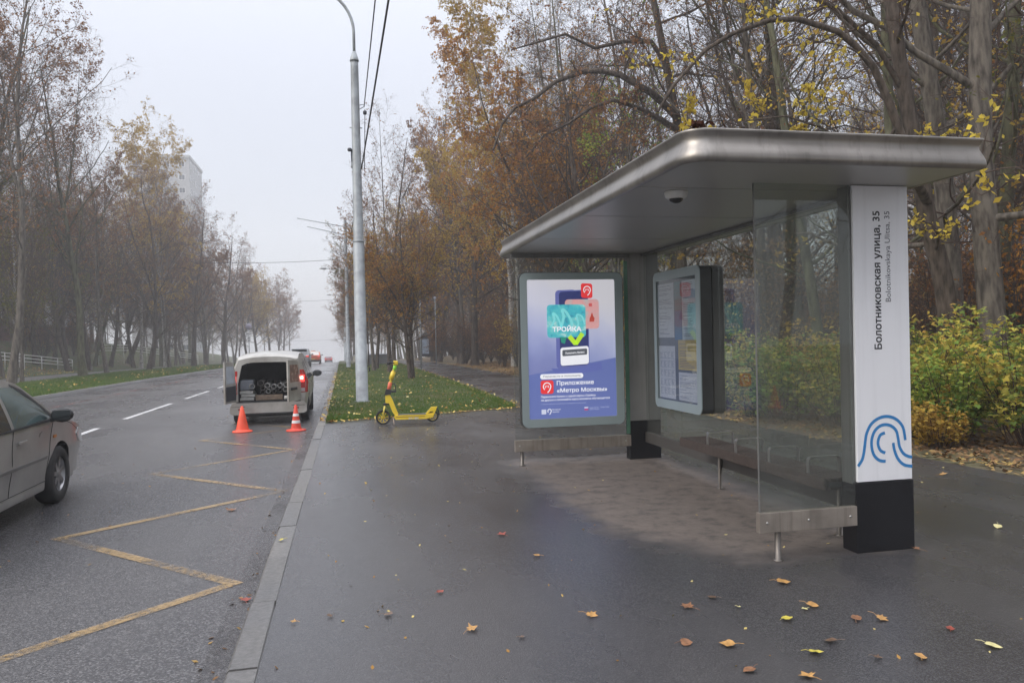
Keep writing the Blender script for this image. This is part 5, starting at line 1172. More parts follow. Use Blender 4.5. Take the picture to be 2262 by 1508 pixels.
# ------------------------------------------------------------------ trees
def frames(T):
    ref = np.where(np.abs(T[..., 2:3]) < .9, np.array([0, 0, 1.]), np.array([1., 0, 0])); u = np.cross(T, ref); u /= np.linalg.norm(u, axis=-1, keepdims=True) + 1e-9
    return u, np.cross(T, u)
def grow(P0, D, L, R0, segs, wig, trop, tip, rng):
    P = [P0]; step = (L / segs)[:, None]; D = D / np.linalg.norm(D, axis=1, keepdims=True)
    for k in range(segs):
        D = D + rng.normal(0, wig, D.shape) + np.array([0, 0, trop]); D /= np.linalg.norm(D, axis=1, keepdims=True); P.append(P[-1] + D * step)
    P = np.stack(P, 1); R = R0[:, None] * np.linspace(1, tip, segs + 1)[None]; return P, R
def spawn(P, R, L, n, t0, t1, ang, lr, fall, rr, rng, jit=.35, keep=1.0):
    Mn, K, _ = P.shape; t = t0 + (t1 - t0) * (np.arange(n)[None] + rng.uniform(0, 1, (Mn, n))) / n; s = t * (K - 1); i = np.minimum(s.astype(int), K - 2); f = (s - i)[..., None]
    idx = np.arange(Mn)[:, None]; A, B = P[idx, i], P[idx, i + 1]; pos = A * (1 - f) + B * f; T = B - A; T /= np.linalg.norm(T, axis=-1, keepdims=True) + 1e-9
    rad = R[idx, i] * (1 - f[..., 0]) + R[idx, i + 1] * f[..., 0]; u, v = frames(T); az = np.arange(n)[None] * 2.4 + rng.uniform(0, 2 * PI, (Mn, 1)) + rng.normal(0, .6, (Mn, n))
    a = ang * rng.normal(1, jit * .6, (Mn, n)); D = T * np.cos(a)[..., None] + (u * np.cos(az)[..., None] + v * np.sin(az)[..., None]) * np.sin(a)[..., None]
    Lc = (L[:, None] * lr * (1 - fall * t) * rng.uniform(.6, 1.25, (Mn, n))).ravel(); Rc = (rad * rr * rng.uniform(.7, 1.1, (Mn, n))).ravel()
    pos, D = pos.reshape(-1, 3), D.reshape(-1, 3)
    if keep < 1: k = rng.uniform(0, 1, len(Lc)) < keep; pos, D, Lc, Rc = pos[k], D[k], Lc[k], Rc[k]
    return pos, D, Lc, Rc
def tubes(P, R, s):
    Mn, K, _ = P.shape; T = np.empty_like(P); T[:, 1:-1] = P[:, 2:] - P[:, :-2]; T[:, 0] = P[:, 1] - P[:, 0]; T[:, -1] = P[:, -1] - P[:, -2]; Tm = P[:, -1] - P[:, 0]; Tm /= np.linalg.norm(Tm, axis=-1, keepdims=True) + 1e-9
    u, v = frames(Tm[:, None].repeat(K, 1)); T /= np.linalg.norm(T, axis=-1, keepdims=True) + 1e-9
    u = u - T * (u * T).sum(-1, keepdims=True); u /= np.linalg.norm(u, axis=-1, keepdims=True) + 1e-9; v = np.cross(T, u)
    a = np.arange(s) * 2 * PI / s; V = P[:, :, None] + (u[:, :, None] * np.cos(a)[:, None] + v[:, :, None] * np.sin(a)[:, None]) * R[:, :, None, None]
    base = (np.arange(Mn) * K * s)[:, None, None]; j = (np.arange(K - 1) * s)[None, :, None]; k = np.arange(s)[None, None]; k2 = (k + 1) % s
    F_ = np.stack([base + j + k, base + j + k2, base + j + s + k2, base + j + s + k], -1).reshape(-1, 4); return V.reshape(-1, 3), F_
def join(parts):
    V, F_, o = [], [], 0
    for v, f in parts: V.append(v); F_.append(f + o); o += len(v)
    return np.concatenate(V), np.concatenate(F_)
def gen_tree(name, seed, h, r0, levels, leaves=3000, lsize=.05, lclump=.6, lrise=0, trunk_wig=.035, forks=None, tipr=.12, barkm=B_BROWN, twigm=B_TWIG, leafm='russet', limbs=None, trunk=None, low_leaf=0):
    rng = np.random.default_rng(seed); K0 = 14
    if trunk is not None:
        P = np.array([trunk], float); L = np.array([h]); R = (r0 * np.linspace(1, tipr, P.shape[1]))[None]
    else:
        P, R = grow(np.zeros((1, 3)), np.array([[rng.normal(0, .03), rng.normal(0, .03), 1.]]), np.array([h]), np.array([r0]), K0, trunk_wig, .02, tipr, rng); L = np.array([h])
    R[:, 0] *= 1.35
    sets = [(P, R, L)]; thick = [tubes(P, R, 12)]
    if forks:
        n, t0, t1, ang, lr, rr = forks; p, d, l, r_ = spawn(P, R, L, n, t0, t1, ang, lr, .1, rr, rng, .2); P1, R1 = grow(p, d, l, r_, 11, .05, .07, .12, rng); sets.append((P1, R1, l)); thick.append(tubes(P1, R1, 9))
    if limbs:
        for lp, lr0, lr1 in limbs:
            Pl = np.array([lp], float); Rl = np.linspace(lr0, lr1, Pl.shape[1])[None]; Ll = np.array([np.linalg.norm(np.diff(Pl[0], axis=0), axis=1).sum()]); sets.append((Pl, Rl, Ll)); thick.append(tubes(Pl, Rl, 9))
    thin = []; last = None
    for li, lv in enumerate(levels):
        n, t0, t1, ang, lr, fall, rr, segs, wig, trop, sides = lv; outs = []
        for (P, R, L) in sets:
            lim = (li == 0 and limbs and P.shape[0] == 1 and P is not sets[0][0]); n_ = n if not lim else max(8, n // 2)
            p, d, l, r_ = spawn(P, R, L, n_, t0 if not (li == 0 and P is not sets[0][0]) else .15, t1, ang, lr, fall, rr, rng, .35)
            Pn, Rn = grow(p, d, l, np.maximum(r_, .0035), segs, wig, trop, .35, rng); outs.append((Pn, Rn, l))
        k = set(o[0].shape[1] for o in outs); P = np.concatenate([o[0] for o in outs]); R = np.concatenate([o[1] for o in outs]); L = np.concatenate([o[2] for o in outs]); sets = [(P, R, L)]
        (thick if li == 0 else thin).append(tubes(P, R, sides)); last = (P, R, L)
    V, F_ = join(thick); me_t = np_mesh(name + '_trunk', V, F_, barkm, True)
    V, F_ = join(thin); me_b = np_mesh(name + '_branches', V, F_, twigm, False)
    P, R, L = last; Mn, K, _ = P.shape
    # leaves sit in clumps: whole twigs are leafy or bare
    c = P.mean(1); ph = rng.uniform(0, 6, 3); dens = np.sin(c[:, 0] * 1.3 + ph[0]) + np.sin(c[:, 1] * 1.4 + ph[1]) + np.sin(c[:, 2] * 1.1 + ph[2]) + rng.normal(0, .8, Mn)
    hz = c[:, 2] / max(h, .1); dens = dens - lrise * hz * 2; pr_ = np.where(dens > np.quantile(dens, 1 - lclump), 1.0, .04); pr_ /= pr_.sum()
    if leaves:
        i = rng.choice(Mn, leaves, p=pr_); s = rng.uniform(.2, 1, leaves) * (K - 1); j = np.minimum(s.astype(int), K - 2); f = (s - j)[:, None]; c = P[i, j] * (1 - f) + P[i, j + 1] * f + rng.normal(0, lsize * .7, (leaves, 3))
        u = rng.normal(0, 1, (leaves, 3)); u /= np.linalg.norm(u, axis=1, keepdims=True); v = np.cross(u, rng.normal(0, 1, (leaves, 3))); v /= np.linalg.norm(v, axis=1, keepdims=True); s = (lsize * rng.uniform(.6, 1.3, leaves))[:, None]
        V = np.stack([c - u * s, c - v * s * .62 + u * s * .15, c + u * s, c + v * s * .62 + u * s * .15], 1).reshape(-1, 3); me_l = np_mesh(name + '_leaves', V, np.arange(4 * leaves).reshape(-1, 4), LM[leafm])
    else: me_l = None
    return me_t, me_b, me_l
#         n  t0  t1  ang  lr  fall rr  segs wig trop sides
LV_MAPLE = [(24, .20, .98, 1.0, .40, .60, .42, 8, .11, .05, 6), (9, .15, 1, .85, .42, .4, .5, 5, .13, .03, 4), (6, .15, 1, .8, .45, .3, .55, 3, .15, .02, 3), (5, .2, 1, .75, .60, .2, .7, 2, .16, .02, 3)]
LV_TALL = [(22, .30, .98, .85, .36, .55, .42, 8, .10, .09, 6), (9, .15, 1, .8, .42, .4, .5, 5, .13, .05, 4), (6, .15, 1, .75, .45, .3, .55, 3, .15, .04, 3), (4, .2, 1, .75, .55, .2, .6, 2, .15, .03, 3)]
LV_BIRCH = [(30, .22, .98, .75, .26, .55, .34, 7, .07, .04, 5), (9, .15, 1, .7, .42, .4, .5, 5, .10, -.06, 4), (6, .15, 1, .65, .60, .2, .6, 4, .08, -.20, 3), (4, .15, 1, .5, .60, .2, .7, 3, .06, -.30, 3)]
LV_UP = [(26, .16, .97, .62, .34, .62, .42, 8, .07, .05, 5), (8, .15, 1, .7, .40, .4, .5, 5, .10, .04, 4), (6, .15, 1, .7, .48, .3, .55, 3, .12, .03, 3), (3, .2, 1, .7, .55, .2, .6, 2, .12, .02, 3)]
LV_LOW = [(20, .12, .98, 1.1, .38, .5, .40, 9, .15, .03, 6), (10, .15, 1, .9, .40, .4, .5, 5, .18, .0, 4), (7, .15, 1, .85, .42, .3, .55, 3, .2, .0, 3), (4, .2, 1, .8, .5, .2, .6, 2, .2, .0, 3)]
LV_BIG = [(13, .14, .98, 1.1, .34, .5, .36, 9, .15, .04, 6), (7, .15, 1, .9, .42, .4, .5, 5, .18, .0, 4), (5, .15, 1, .85, .45, .3, .55, 3, .2, .0, 3), (3, .2, 1, .8, .5, .2, .6, 2, .2, .0, 3)]
PR = {}
PR['maple'] = gen_tree('maple', 1, 11, .17, LV_MAPLE, 14000, .042, .6, leafm='russet', forks=(2, .25, .5, .5, .62, .7))
PR['maple2'] = gen_tree('maple2', 2, 9, .15, LV_MAPLE, 18000, .046, .75, leafm='orange', forks=(3, .25, .5, .55, .6, .7))
PR['tall'] = gen_tree('tall', 3, 19, .165, LV_TALL, 9000, .05, .45, leafm='russet', barkm=B_GREY, forks=(1, .3, .45, .35, .6, .7))
PR['tall2'] = gen_tree('tall2', 4, 20, .24, LV_TALL, 7000, .06, .35, leafm='yellow', barkm=B_MOSS, trunk_wig=.05, forks=(2, .35, .55, .4, .5, .6))
PR['birch'] = gen_tree('birch', 5, 19, .13, LV_BIRCH, 21000, .05, .6, leafm='gold', barkm=B_BIRCH, twigm=B_BTWIG)
PR['birch2'] = gen_tree('birch2', 6, 18, .12, LV_BIRCH, 2600, .045, .4, leafm='gold', barkm=B_BIRCH, twigm=B_BTWIG)
PR['up'] = gen_tree('up', 7, 15, .15, LV_UP, 4500, .055, .2, lrise=1.5, leafm='russet', barkm=B_GREY, forks=(1, .12, .2, .3, .8, .7))
PR['low'] = gen_tree('low', 8, 13, .15, LV_LOW, 9000, .040, .5, leafm='russet', trunk_wig=.07, forks=(2, .2, .4, .5, .7, .75))
PR['low2'] = gen_tree('low2', 9, 14, .16, LV_LOW, 1800, .06, .35, leafm='gold', barkm=B_MOSS, trunk_wig=.06, forks=(1, .2, .3, .5, .7, .75))
PR['bush'] = gen_tree('bush', 10, 4.2, .05, [(16, .05, .98, .7, .45, .3, .5, 6, .12, .05, 4), (8, .1, 1, .8, .45, .3, .55, 4, .15, .03, 3), (6, .1, 1, .8, .5, .2, .6, 2, .18, .02, 3)], 2600, .05, .5, leafm='russet', forks=(7, .02, .12, .5, .8, .8))
def thin(p, frac, seed=1):
    """the same tree after more of its leaves have fallen"""
    t, b_, l = p; n_ = len(l.polygons); co_ = np.empty(n_ * 12, np.float32); l.vertices.foreach_get('co', co_); k = np.random.default_rng(seed).permutation(n_)[:int(n_ * frac)]
    q = co_.reshape(n_, 4, 3)[k]; return (t, b_, np_mesh(l.name + '_thin', q.reshape(-1, 3), np.arange(4 * len(k)).reshape(-1, 4), l.materials[0]))
for k_ in ('tall', 'tall2', 'low', 'low2', 'maple', 'maple2', 'birch', 'up'): PR[k_ + '_t'] = thin(PR[k_], .22)
PR['birch2_t'] = PR['birch2']
for k_ in ('tall', 'low', 'maple', 'maple2', 'up'): PR[k_ + '_h'] = thin(PR[k_], .5, 2)
def tree(kind, x, y, scale=1, rz=None, tilt=(0, 0), leaf=None, label=None, group=None, name=None, sz=None):
    rr_ = random.Random(int(x * 97 + y * 31)); me = PR[kind]
    nm = name or ('birch_tree' if 'birch' in kind else 'thicket_shrub' if kind == 'bush' else 'autumn_tree')
    r = empty(nm, (x, y, float(H(x, y)) - .08), 0, label, 'shrub' if kind == 'bush' else 'tree', group)
    if rz is None: rz = rr_.uniform(0, 6.28)
    r.rotation_euler = (Matrix.Rotation(tilt[0], 3, 'Y') @ Matrix.Rotation(tilt[1], 3, 'X') @ Matrix.Rotation(rz, 3, 'Z')).to_euler()
    r.scale = (scale, scale, scale * (sz or 1))
    for nm2, m_ in zip(('trunk', 'branches', 'crown'), me):
        if m_ is None: continue
        o = link(nm2, m_, r)
        if nm2 == 'crown' and leaf: o.material_slots[0].link = 'OBJECT'; o.material_slots[0].material = LM[leaf]
    return r
# named trees, left side
tree('tall', -15.9, 42.7, 1.16, 1.0, label='tallest bare tree at the left edge, forking into two stems above the verge')
tree('up', -16.6, 46.0, .62, 2.0, leaf='olive', label='small olive green tree around the foot of the tallest tree at the left edge')
tree('tall', -19.2, 46.5, 1.22, 3.1, label='tall bare tree just behind the forked one at the left edge')
tree('tall2', -21.8, 52, 1.18, 5.2, (.06, 0), leaf='russet', label='broad tall tree on the bank filling the upper left corner')
tree('tall2', -16.3, 55, .98, 2.2, leaf='russet', label='straight dark trunked tree, second from the left on the far verge')
tree('tall', -16.9, 62.5, .92, 4.0, label='straight dark trunked tree, third from the left on the far verge')
tree('low', -24.9, 72, 1.35, .4, (.10, 0), label='dark leaning trunk on the bank behind the nearer white handrail')
tree('tall', -25.9, 79.5, 1.0, 5.0, (.16, 0), label='thick trunk leaning right on the bank above the end of the nearer handrail')
tree('low2', -23.6, 83, 1.2, 2.1, (.25, 0), leaf='russet', label='thin leaning tree between the two straight verge trunks')
tree('maple_t', -24, 97, 1.75, .9, (.33, 0), label='crooked tree leaning far to the right over the bank with a knotted foot')
tree('birch', -17.3, 84, 1.27, .2, leaf='gold', label='yellow drooping birch in front of the misty tower')
tree('birch', -20.5, 88, 1.30, 2.2, leaf='gold', label='pale birch top just left of the yellow drooping birch')
gl_ = 'bare brown trees lining the far side of the road'
for i, (x, y, k, s) in enumerate([(-16.6, 74, 'low_h', 1.15), (-16.9, 84, 'tall', .86), (-16.2, 93, 'maple_h', 1.4), (-16.4, 103, 'up', 1.1), (-15.8, 113, 'maple_h', 1.4), (-15.8, 124, 'tall', .80), (-15, 135, 'low_h', 1.2), (-14.6, 146, 'maple2', 1.5), (-14.5, 158, 'birch', .8), (-14.5, 170, 'maple', 1.4), (-14.3, 184, 'low', 1.2), (-14, 200, 'maple', 1.4), (-14, 220, 'tall', .9)]):
    tree(k, x, y, s * 1.16, leaf='gold' if i in (7, 8) else 'russet', label=('first', 'second', 'third', 'fourth', 'fifth', 'sixth', 'seventh', 'eighth', 'ninth', 'tenth', 'eleventh', 'twelfth', 'last')[i] + ' misty tree of the far verge row, counted beyond the dark trunks', group=gl_)
rg = random.Random(21); pts = []
def far_enough(x, y, d): return all((x - a) ** 2 + (y - c_) ** 2 > d * d for a, c_ in pts)
gb = 'bare trees standing on the bank left of the road'
for _ in range(4000):
    x, y = -21.2 - 31 * rg.random() ** 1.5, rg.uniform(42, 190)
    if len(pts) >= 140: break
    if far_enough(x, y, 3.6 + (y - 40) * .018) and not (-30 < x < -20 and 60 < y < 90 and rg.random() < .75): 
        pts.append((x, y)); k = rg.choice(['tall', 'low', 'low_t', 'maple_t', 'up_t', 'tall2_t', 'birch2', 'low_t', 'maple_h', 'low2', 'low_h']); s = rg.uniform(.85, 1.15) * {'low': 1.3, 'maple': 1.5, 'up': 1.25}.get(k.split('_')[0].rstrip('2'), 1.0)
        tree(k, x, y, s, tilt=(rg.gauss(0, .05), rg.gauss(0, .05)), leaf=rg.choice(['russet', 'russet', 'dry', 'gold', 'russet', 'olive'] if k != 'birch2' else ['gold']), label='%s on the bank left of the road, %s' % ('bare birch' if 'birch' in k else 'upright bare tree' if k[:2] in ('ta', 'up') else 'crooked branching tree', 'near the handrails' if y < 90 else 'farther back in the mist'), group=gb)
# verge trees, right side of the road
tree('maple2_h', 2.9, 33.4, .74, 1.0, (-.20, 0), label='low rust leaved tree whose trunk leans left behind the scooter')
tree('maple2_h', 3.0, 34.1, .72, 3.3, (.03, 0), leaf='gold', label='upright twin stem beside the leaning tree on the verge')
tree('up', 3.5, 54, 1.04, 1.4, label='tall nearly bare tree rising right of the lamp pole')
tree('up', 1.9, 47, .74, 4.4, (-.05, 0), leaf='russet', label='slim bare tree just behind the lamp pole')
gv = 'rusty autumn trees along the right verge'
for i, (x, y, k, s, lf) in enumerate([(2.6, 43, 'maple_h', .80, 'gold'), (2.2, 51, 'maple2_h', .85, 'orange'), (1.9, 60, 'maple_h', .88, 'olive'), (2.4, 70, 'maple2', .95, 'russet'), (1.7, 80, 'maple', .98, 'orange'), (2.2, 90, 'low', .9, 'russet'), (1.9, 101, 'maple', 1.0, 'russet'), (1.9, 113, 'maple', 1.0, 'dry'), (2.0, 126, 'low', 1.0, 'russet'), (2.1, 140, 'maple', 1.1, 'dry'), (2, 155, 'maple', 1.1, 'dry'), (2.2, 172, 'low', 1.1, 'russet'), (2.4, 190, 'maple', 1.2, 'russet')]):
    tree(k, x, y, s, leaf=lf, label=('first', 'second', 'third', 'fourth', 'fifth', 'sixth', 'seventh', 'eighth', 'ninth', 'tenth', 'eleventh', 'twelfth', 'last')[i] + ' rusty tree of the right verge row, counted from the leaning trunk', group=gv)
# big trunks by the shelter, right edge
def TN(k, b, t, s, leaf, lab, rz=0): 
    x, y, _ = b; dz = t[2] - float(H(x, y)); return tree(k, x, y, s, rz, (math.atan2(t[0] - x, dz), 0), leaf=leaf, label=lab)
PR['bigtrunk'] = gen_tree('bigtrunk', 31, 17, .23, LV_BIG, 700, .07, .25, leafm='yellow', barkm=B_GREY, trunk_wig=.03, tipr=.35)
PR['bigtrunk2'] = gen_tree('bigtrunk2', 32, 16, .17, LV_BIG, 800, .07, .3, leafm='yellow', barkm=B_MOSS, trunk_wig=.03, tipr=.3)
TN('bigtrunk', (11.0, 11.25, 0), (10.45, 11.25, 7.13), 1.0, 'yellow', 'thickest grey trunk at the right edge, behind the shelter roof end', 1)
TN('bigtrunk', (12.0, 13.26, 0), (11.75, 13.26, 8.07), .95, 'yellow', 'upright grey trunk just right of the name column', 4)
TN('bigtrunk2', (14.0, 14.2, 0), (14.2, 14.2, 8.64), 1.0, 'gold', 'slimmer trunk close behind the thickest one at the right edge', 2)
TN('bigtrunk2', (12.0, 11.9, 0), (12.2, 11.9, 7.5), .7, 'olive', 'thin mossy trunk at the far right edge of the picture', 3)
TN('bigtrunk2', (12.0, 14.9, 0), (11.9, 14.9, 4.2), .9, 'gold', 'dark trunk seen directly right of the white name panel', 5)
TN('tall_t', (12.0, 21.0, 0), (11.2, 21, 11.3), .9, 'russet', 'trunk leaning left above the middle of the shelter roof', .5)
TN('tall2_t', (14.0, 21.5, 0), (13.3, 21.5, 11.7), .9, 'gold', 'pale trunk above the shelter roof between the two arching limbs', 2.5)
TN('low_t', (12.4, 21.8, 0), (12.6, 21.8, 4.8), 1.1, 'russet', 'crooked trunk seen through the back glass beside the notice case', 1.5)
TN('bigtrunk2', (12.0, 17.8, 0), (11.9, 17.8, 4.2), .9, 'gold', 'straight trunk seen through the side glass near the name column', 0)
TN('tall_t', (12.0, 29.4, 0), (11.2, 29.4, 14.9), .95, 'russet', 'slim trunk rising left of the shelter roof corner', 3)
# trees with long arching limbs
y0 = float(H(10.5, 11.67)) - .08
def rel(pts, bx, by, bz): return [(p[0] - bx, p[1] - by, p[2] - bz) for p in pts]
tr = [(10.5, 11.67, y0), (10.45, 11.67, 1.3), (10.3, 11.67, 2.4), (10.0, 11.67, 3.5), (9.75, 11.67, 4.8), (9.5, 11.67, 6.2), (9.33, 11.67, 7.3), (9.1, 11.8, 9.5), (9.0, 12, 12), (8.9, 12, 14)]
a1 = [(9.95, 11.6, 3.75), (9.40, 11.2, 4.0), (9.11, 11, 4.35), (8.95, 11, 4.75), (8.72, 11, 5.30), (8.47, 11, 5.8), (8.15, 11, 6.12), (7.83, 11, 6.33), (7.11, 11, 6.48), (6.64, 11, 6.43), (6.0, 11, 6.18), (5.55, 11, 5.91), (5.0, 11, 5.33), (4.7, 10.9, 4.9)]
a1b = [(8.9, 11, 4.9), (8.75, 11.1, 4.6), (8.3, 11.3, 4.55), (7.8, 11.4, 4.9), (7.2, 11.5, 5.1), (6.5, 11.5, 5.0), (5.9, 11.5, 4.7)]
a1c = [(10.1, 11.6, 2.9), (9.9, 11.3, 3.15), (9.6, 11.1, 3.3), (9.25, 11, 3.35), (8.9, 11, 3.3)]
a1d = [(9.6, 11.67, 5.6), (9.0, 11.6, 6.4), (8.2, 11.5, 6.9), (7.2, 11.4, 7.2), (6.2, 11.2, 7.5), (5.2, 11, 7.2), (4.4, 10.9, 6.8)]
PR['arch'] = gen_tree('arch', 41, 14, .19, [(6, .5, .98, 1.0, .20, .3, .4, 7, .14, .02, 5), (7, .1, 1, .9, .42, .4, .5, 5, .2, .0, 4), (7, .1, 1, .85, .42, .3, .55, 3, .2, 0, 3), (4, .2, 1, .8, .5, .2, .6, 2, .2, 0, 3)], 1500, .045, .3, leafm='yellow', barkm=B_BROWN, trunk=rel(tr, 10.5, 11.67, y0), tipr=.35,
    limbs=[(rel(a1, 10.5, 11.67, y0), .085, .02), (rel(a1b, 10.5, 11.67, y0), .03, .008), (rel(a1c, 10.5, 11.67, y0), .035, .012), (rel(a1d, 10.5, 11.67, y0), .05, .012)])
tree('arch', 10.5, 11.67, 1, 0, label='dark tree whose long limb arches left over the shelter roof', name='arching_tree')
y0 = float(H(11, 23.8)) - .08
tr = [(11, 23.8, y0), (11, 23.8, 3), (10.95, 23.8, 5.5), (11, 23.8, 8.2), (10.6, 23.8, 10.3), (10.2, 23.8, 12.4), (10.1, 23.8, 15), (10, 23.8, 17.5)]
b1 = [(10.9, 23.7, 8.6), (10.2, 23.2, 8.9), (9.7, 23, 9.15), (9.3, 23, 9.35), (8.7, 23, 9.65), (8.1, 23, 9.75), (7.5, 23, 9.7), (6.6, 23, 9.35), (5.9, 23, 8.8), (5.3, 23, 8.5), (4.9, 23, 8.0), (4.6, 23, 7.2)]
b2 = [(10.9, 23.7, 8.2), (10.2, 23.3, 8.4), (9.4, 23.2, 8.7), (8.5, 23.1, 8.9), (7.7, 23, 8.6), (7.0, 23, 8.1), (6.2, 23, 7.7), (5.6, 23, 7.0)]
b3 = [(10.7, 23.8, 10.2), (10.0, 23.6, 11.0), (9.0, 23.5, 10.9), (8.0, 23.4, 10.6), (7.0, 23.2, 10.9), (6.0, 23, 10.5), (5.2, 22.9, 10.2)]
PR['arch2'] = gen_tree('arch2', 42, 17, .20, [(12, .35, .98, 1.0, .24, .3, .4, 7, .16, .02, 5), (10, .1, 1, .9, .42, .4, .5, 5, .2, .0, 4), (7, .1, 1, .85, .42, .3, .55, 3, .2, 0, 3), (4, .2, 1, .8, .5, .2, .6, 2, .2, 0, 3)], 2600, .05, .3, leafm='russet', barkm=B_BROWN, trunk=rel(tr, 11, 23.8, y0), tipr=.35,
    limbs=[(rel(b1, 11, 23.8, y0), .13, .03), (rel(b2, 11, 23.8, y0), .09, .02), (rel(b3, 11, 23.8, y0), .09, .02)])
tree('arch2', 11, 23.8, 1, 0, label='dark tree with heavy limbs arching left in front of the golden trees', name='arching_tree')
# golden and rusty trees at the wood's edge, left of the shelter roof
for x, y, k, s, lf, lab in ((9.3, 40, 'birch', 1.08, 'gold', 'golden birch at the front corner of the wood beside the path'), (10.2, 46, 'birch', 1.12, 'orange', 'tall orange tinted birch behind the golden birch at the wood corner'), (9.6, 33, 'maple2', 1.45, 'orange', 'bushy orange tree hanging over the path at the wood edge'),
    (9.0, 53, 'maple2', 1.7, 'gold', 'low gold crowned tree at the wood edge beyond the golden birch'), (10.6, 36.5, 'birch2', 1.12, 'gold', 'nearly bare birch with pale drooping twigs above the golden crowns'), (9.2, 28, 'maple_t', 1.2, 'orange', 'thinly leaved orange tree just left of the shelter roof'), (9.4, 62, 'maple', 1.75, 'orange', 'orange brown tree standing by the far path lamp'), (9.1, 25.5, 'up', .75, 'green', 'small green and yellow tree behind the far end of the shelter roof')):
    tree(k, x, y, s, leaf=lf, label=lab)
rg = random.Random(5); pts = [(11, 11.25), (12, 13.3), (14, 14.2), (12, 11.9), (12, 14.9), (12, 21), (14, 21.5), (12, 17.8), (10.5, 11.67), (11, 23.8), (9.3, 40), (10.2, 46), (9.6, 33), (9, 53), (9.2, 28), (9.4, 62), (9.1, 25.5)]
def wood_label(k, lf, x, y):
    kd = 'slender birch' if 'birch' in k else 'low branching tree' if 'low' in k or 'maple' in k else 'tall straight tree'
    cl = {'russet': 'rust brown', 'orange': 'orange', 'gold': 'gold', 'dry': 'withered brown', 'yellow': 'yellow'}[lf]
    zn = 'at the wood front' if x < 13 else 'deep in the wood'
    dn = 'behind the shelter' if y < 30 else 'beyond the shelter end' if y < 70 else 'up the misty path'
    return '%s with %s leaves %s, %s' % (kd, cl, zn, dn)
n0 = len(pts); gw = 'bare trees of the wood right of the path'; gm = 'misty trees at the far end of the wood'
for _ in range(9000):
    if len(pts) - n0 >= 120: break
    y = 12 + 175 * rg.random() ** 1.35; x = 8.6 + 34 * rg.random() ** 1.2
    if x > y * 1.15 + 2: continue
    if math.hypot(x, y) > 22 and .30 < x / y < .84 and rg.random() < .96: continue
    if .30 < x / y < .84 and not far_enough(x, y, 5.0): continue
    if x / y > .78 and x > 17 and rg.random() < .6: continue
    if not far_enough(x, y, 2.3 + y * .028): continue
    pts.append((x, y)); near = y < 40
    k = rg.choice(['tall', 'tall', 'tall2', 'birch2', 'low', 'low2', 'maple', 'maple2', 'birch', 'low', 'up']); s = rg.uniform(.85, 1.12) * {'low': 1.2, 'low2': 1.2, 'maple': 1.55, 'maple2': 1.5, 'up': 1.2}.get(k, 1.0)
    if near and x < 14 and k in ('birch', 'maple2'): k = 'low'
    lf = rg.choice(['russet', 'russet', 'orange', 'gold', 'dry', 'yellow'] if k not in ('birch', 'birch2') else ['gold', 'gold', 'orange'])
    if x > 13 and near: lf = rg.choice(['gold', 'yellow', 'orange', 'russet'])
    if x / y > .22: k += '_t'
    tree(k, x, y, s, tilt=(rg.gauss(0, .045), rg.gauss(0, .045)), leaf=lf, label=wood_label(k, lf, x, y), group=gw if y < 70 else gm)
# thicket: thin brown undergrowth
gt = 'leafless undergrowth shrubs in the wood'; pts2 = []
for _ in range(6000):
    if len(pts2) >= 105: break
    y = 10 + 95 * rg.random() ** 1.2; x = 8.8 + 22 * rg.random() ** 1.3
    if x > y * 1.1 + 2 or any((x - a) ** 2 + (y - c_) ** 2 < 2.6 for a, c_ in pts2) or abs(x - 9) < .3 and y < 14: continue
    pts2.append((x, y)); tree('bush', x, y, rg.uniform(.6, 1.15), leaf=rg.choice(['russet', 'dry', 'russet', 'gold', 'orange']), label='thin brown thicket shrub growing between the tree trunks of the wood', group=gt)
for i in range(14): x, y = rg.uniform(-34, -24), rg.uniform(55, 120); tree('bush', x, y, rg.uniform(.7, 1.1), leaf=rg.choice(['russet', 'olive', 'dry']), label='brown shrub between the trunks on the bank', group='shrubs on the bank')

# the street behind the viewpoint: unseen trees added for reflections in metal and panes
for i, (x, y, k) in enumerate([(10, -3, 'low'), (11.5, -9, 'tall'), (9.5, -15, 'maple'), (13, -20, 'tall2'), (10, -26, 'low'), (14, -5, 'tall'), (13, 2, 'tall'), (-16, 2, 'tall'), (-15.5, -8, 'maple'), (-16.5, -18, 'tall'), (-16, -28, 'low'), (-16.2, 13, 'tall'), (-16, 27, 'tall2')]):
    tree(k, x, y, {'maple': 1.5, 'low': 1.3}.get(k, 1), label='street tree added outside the view, mirrored in the metal of the shelter', group='trees seen only as reflections')

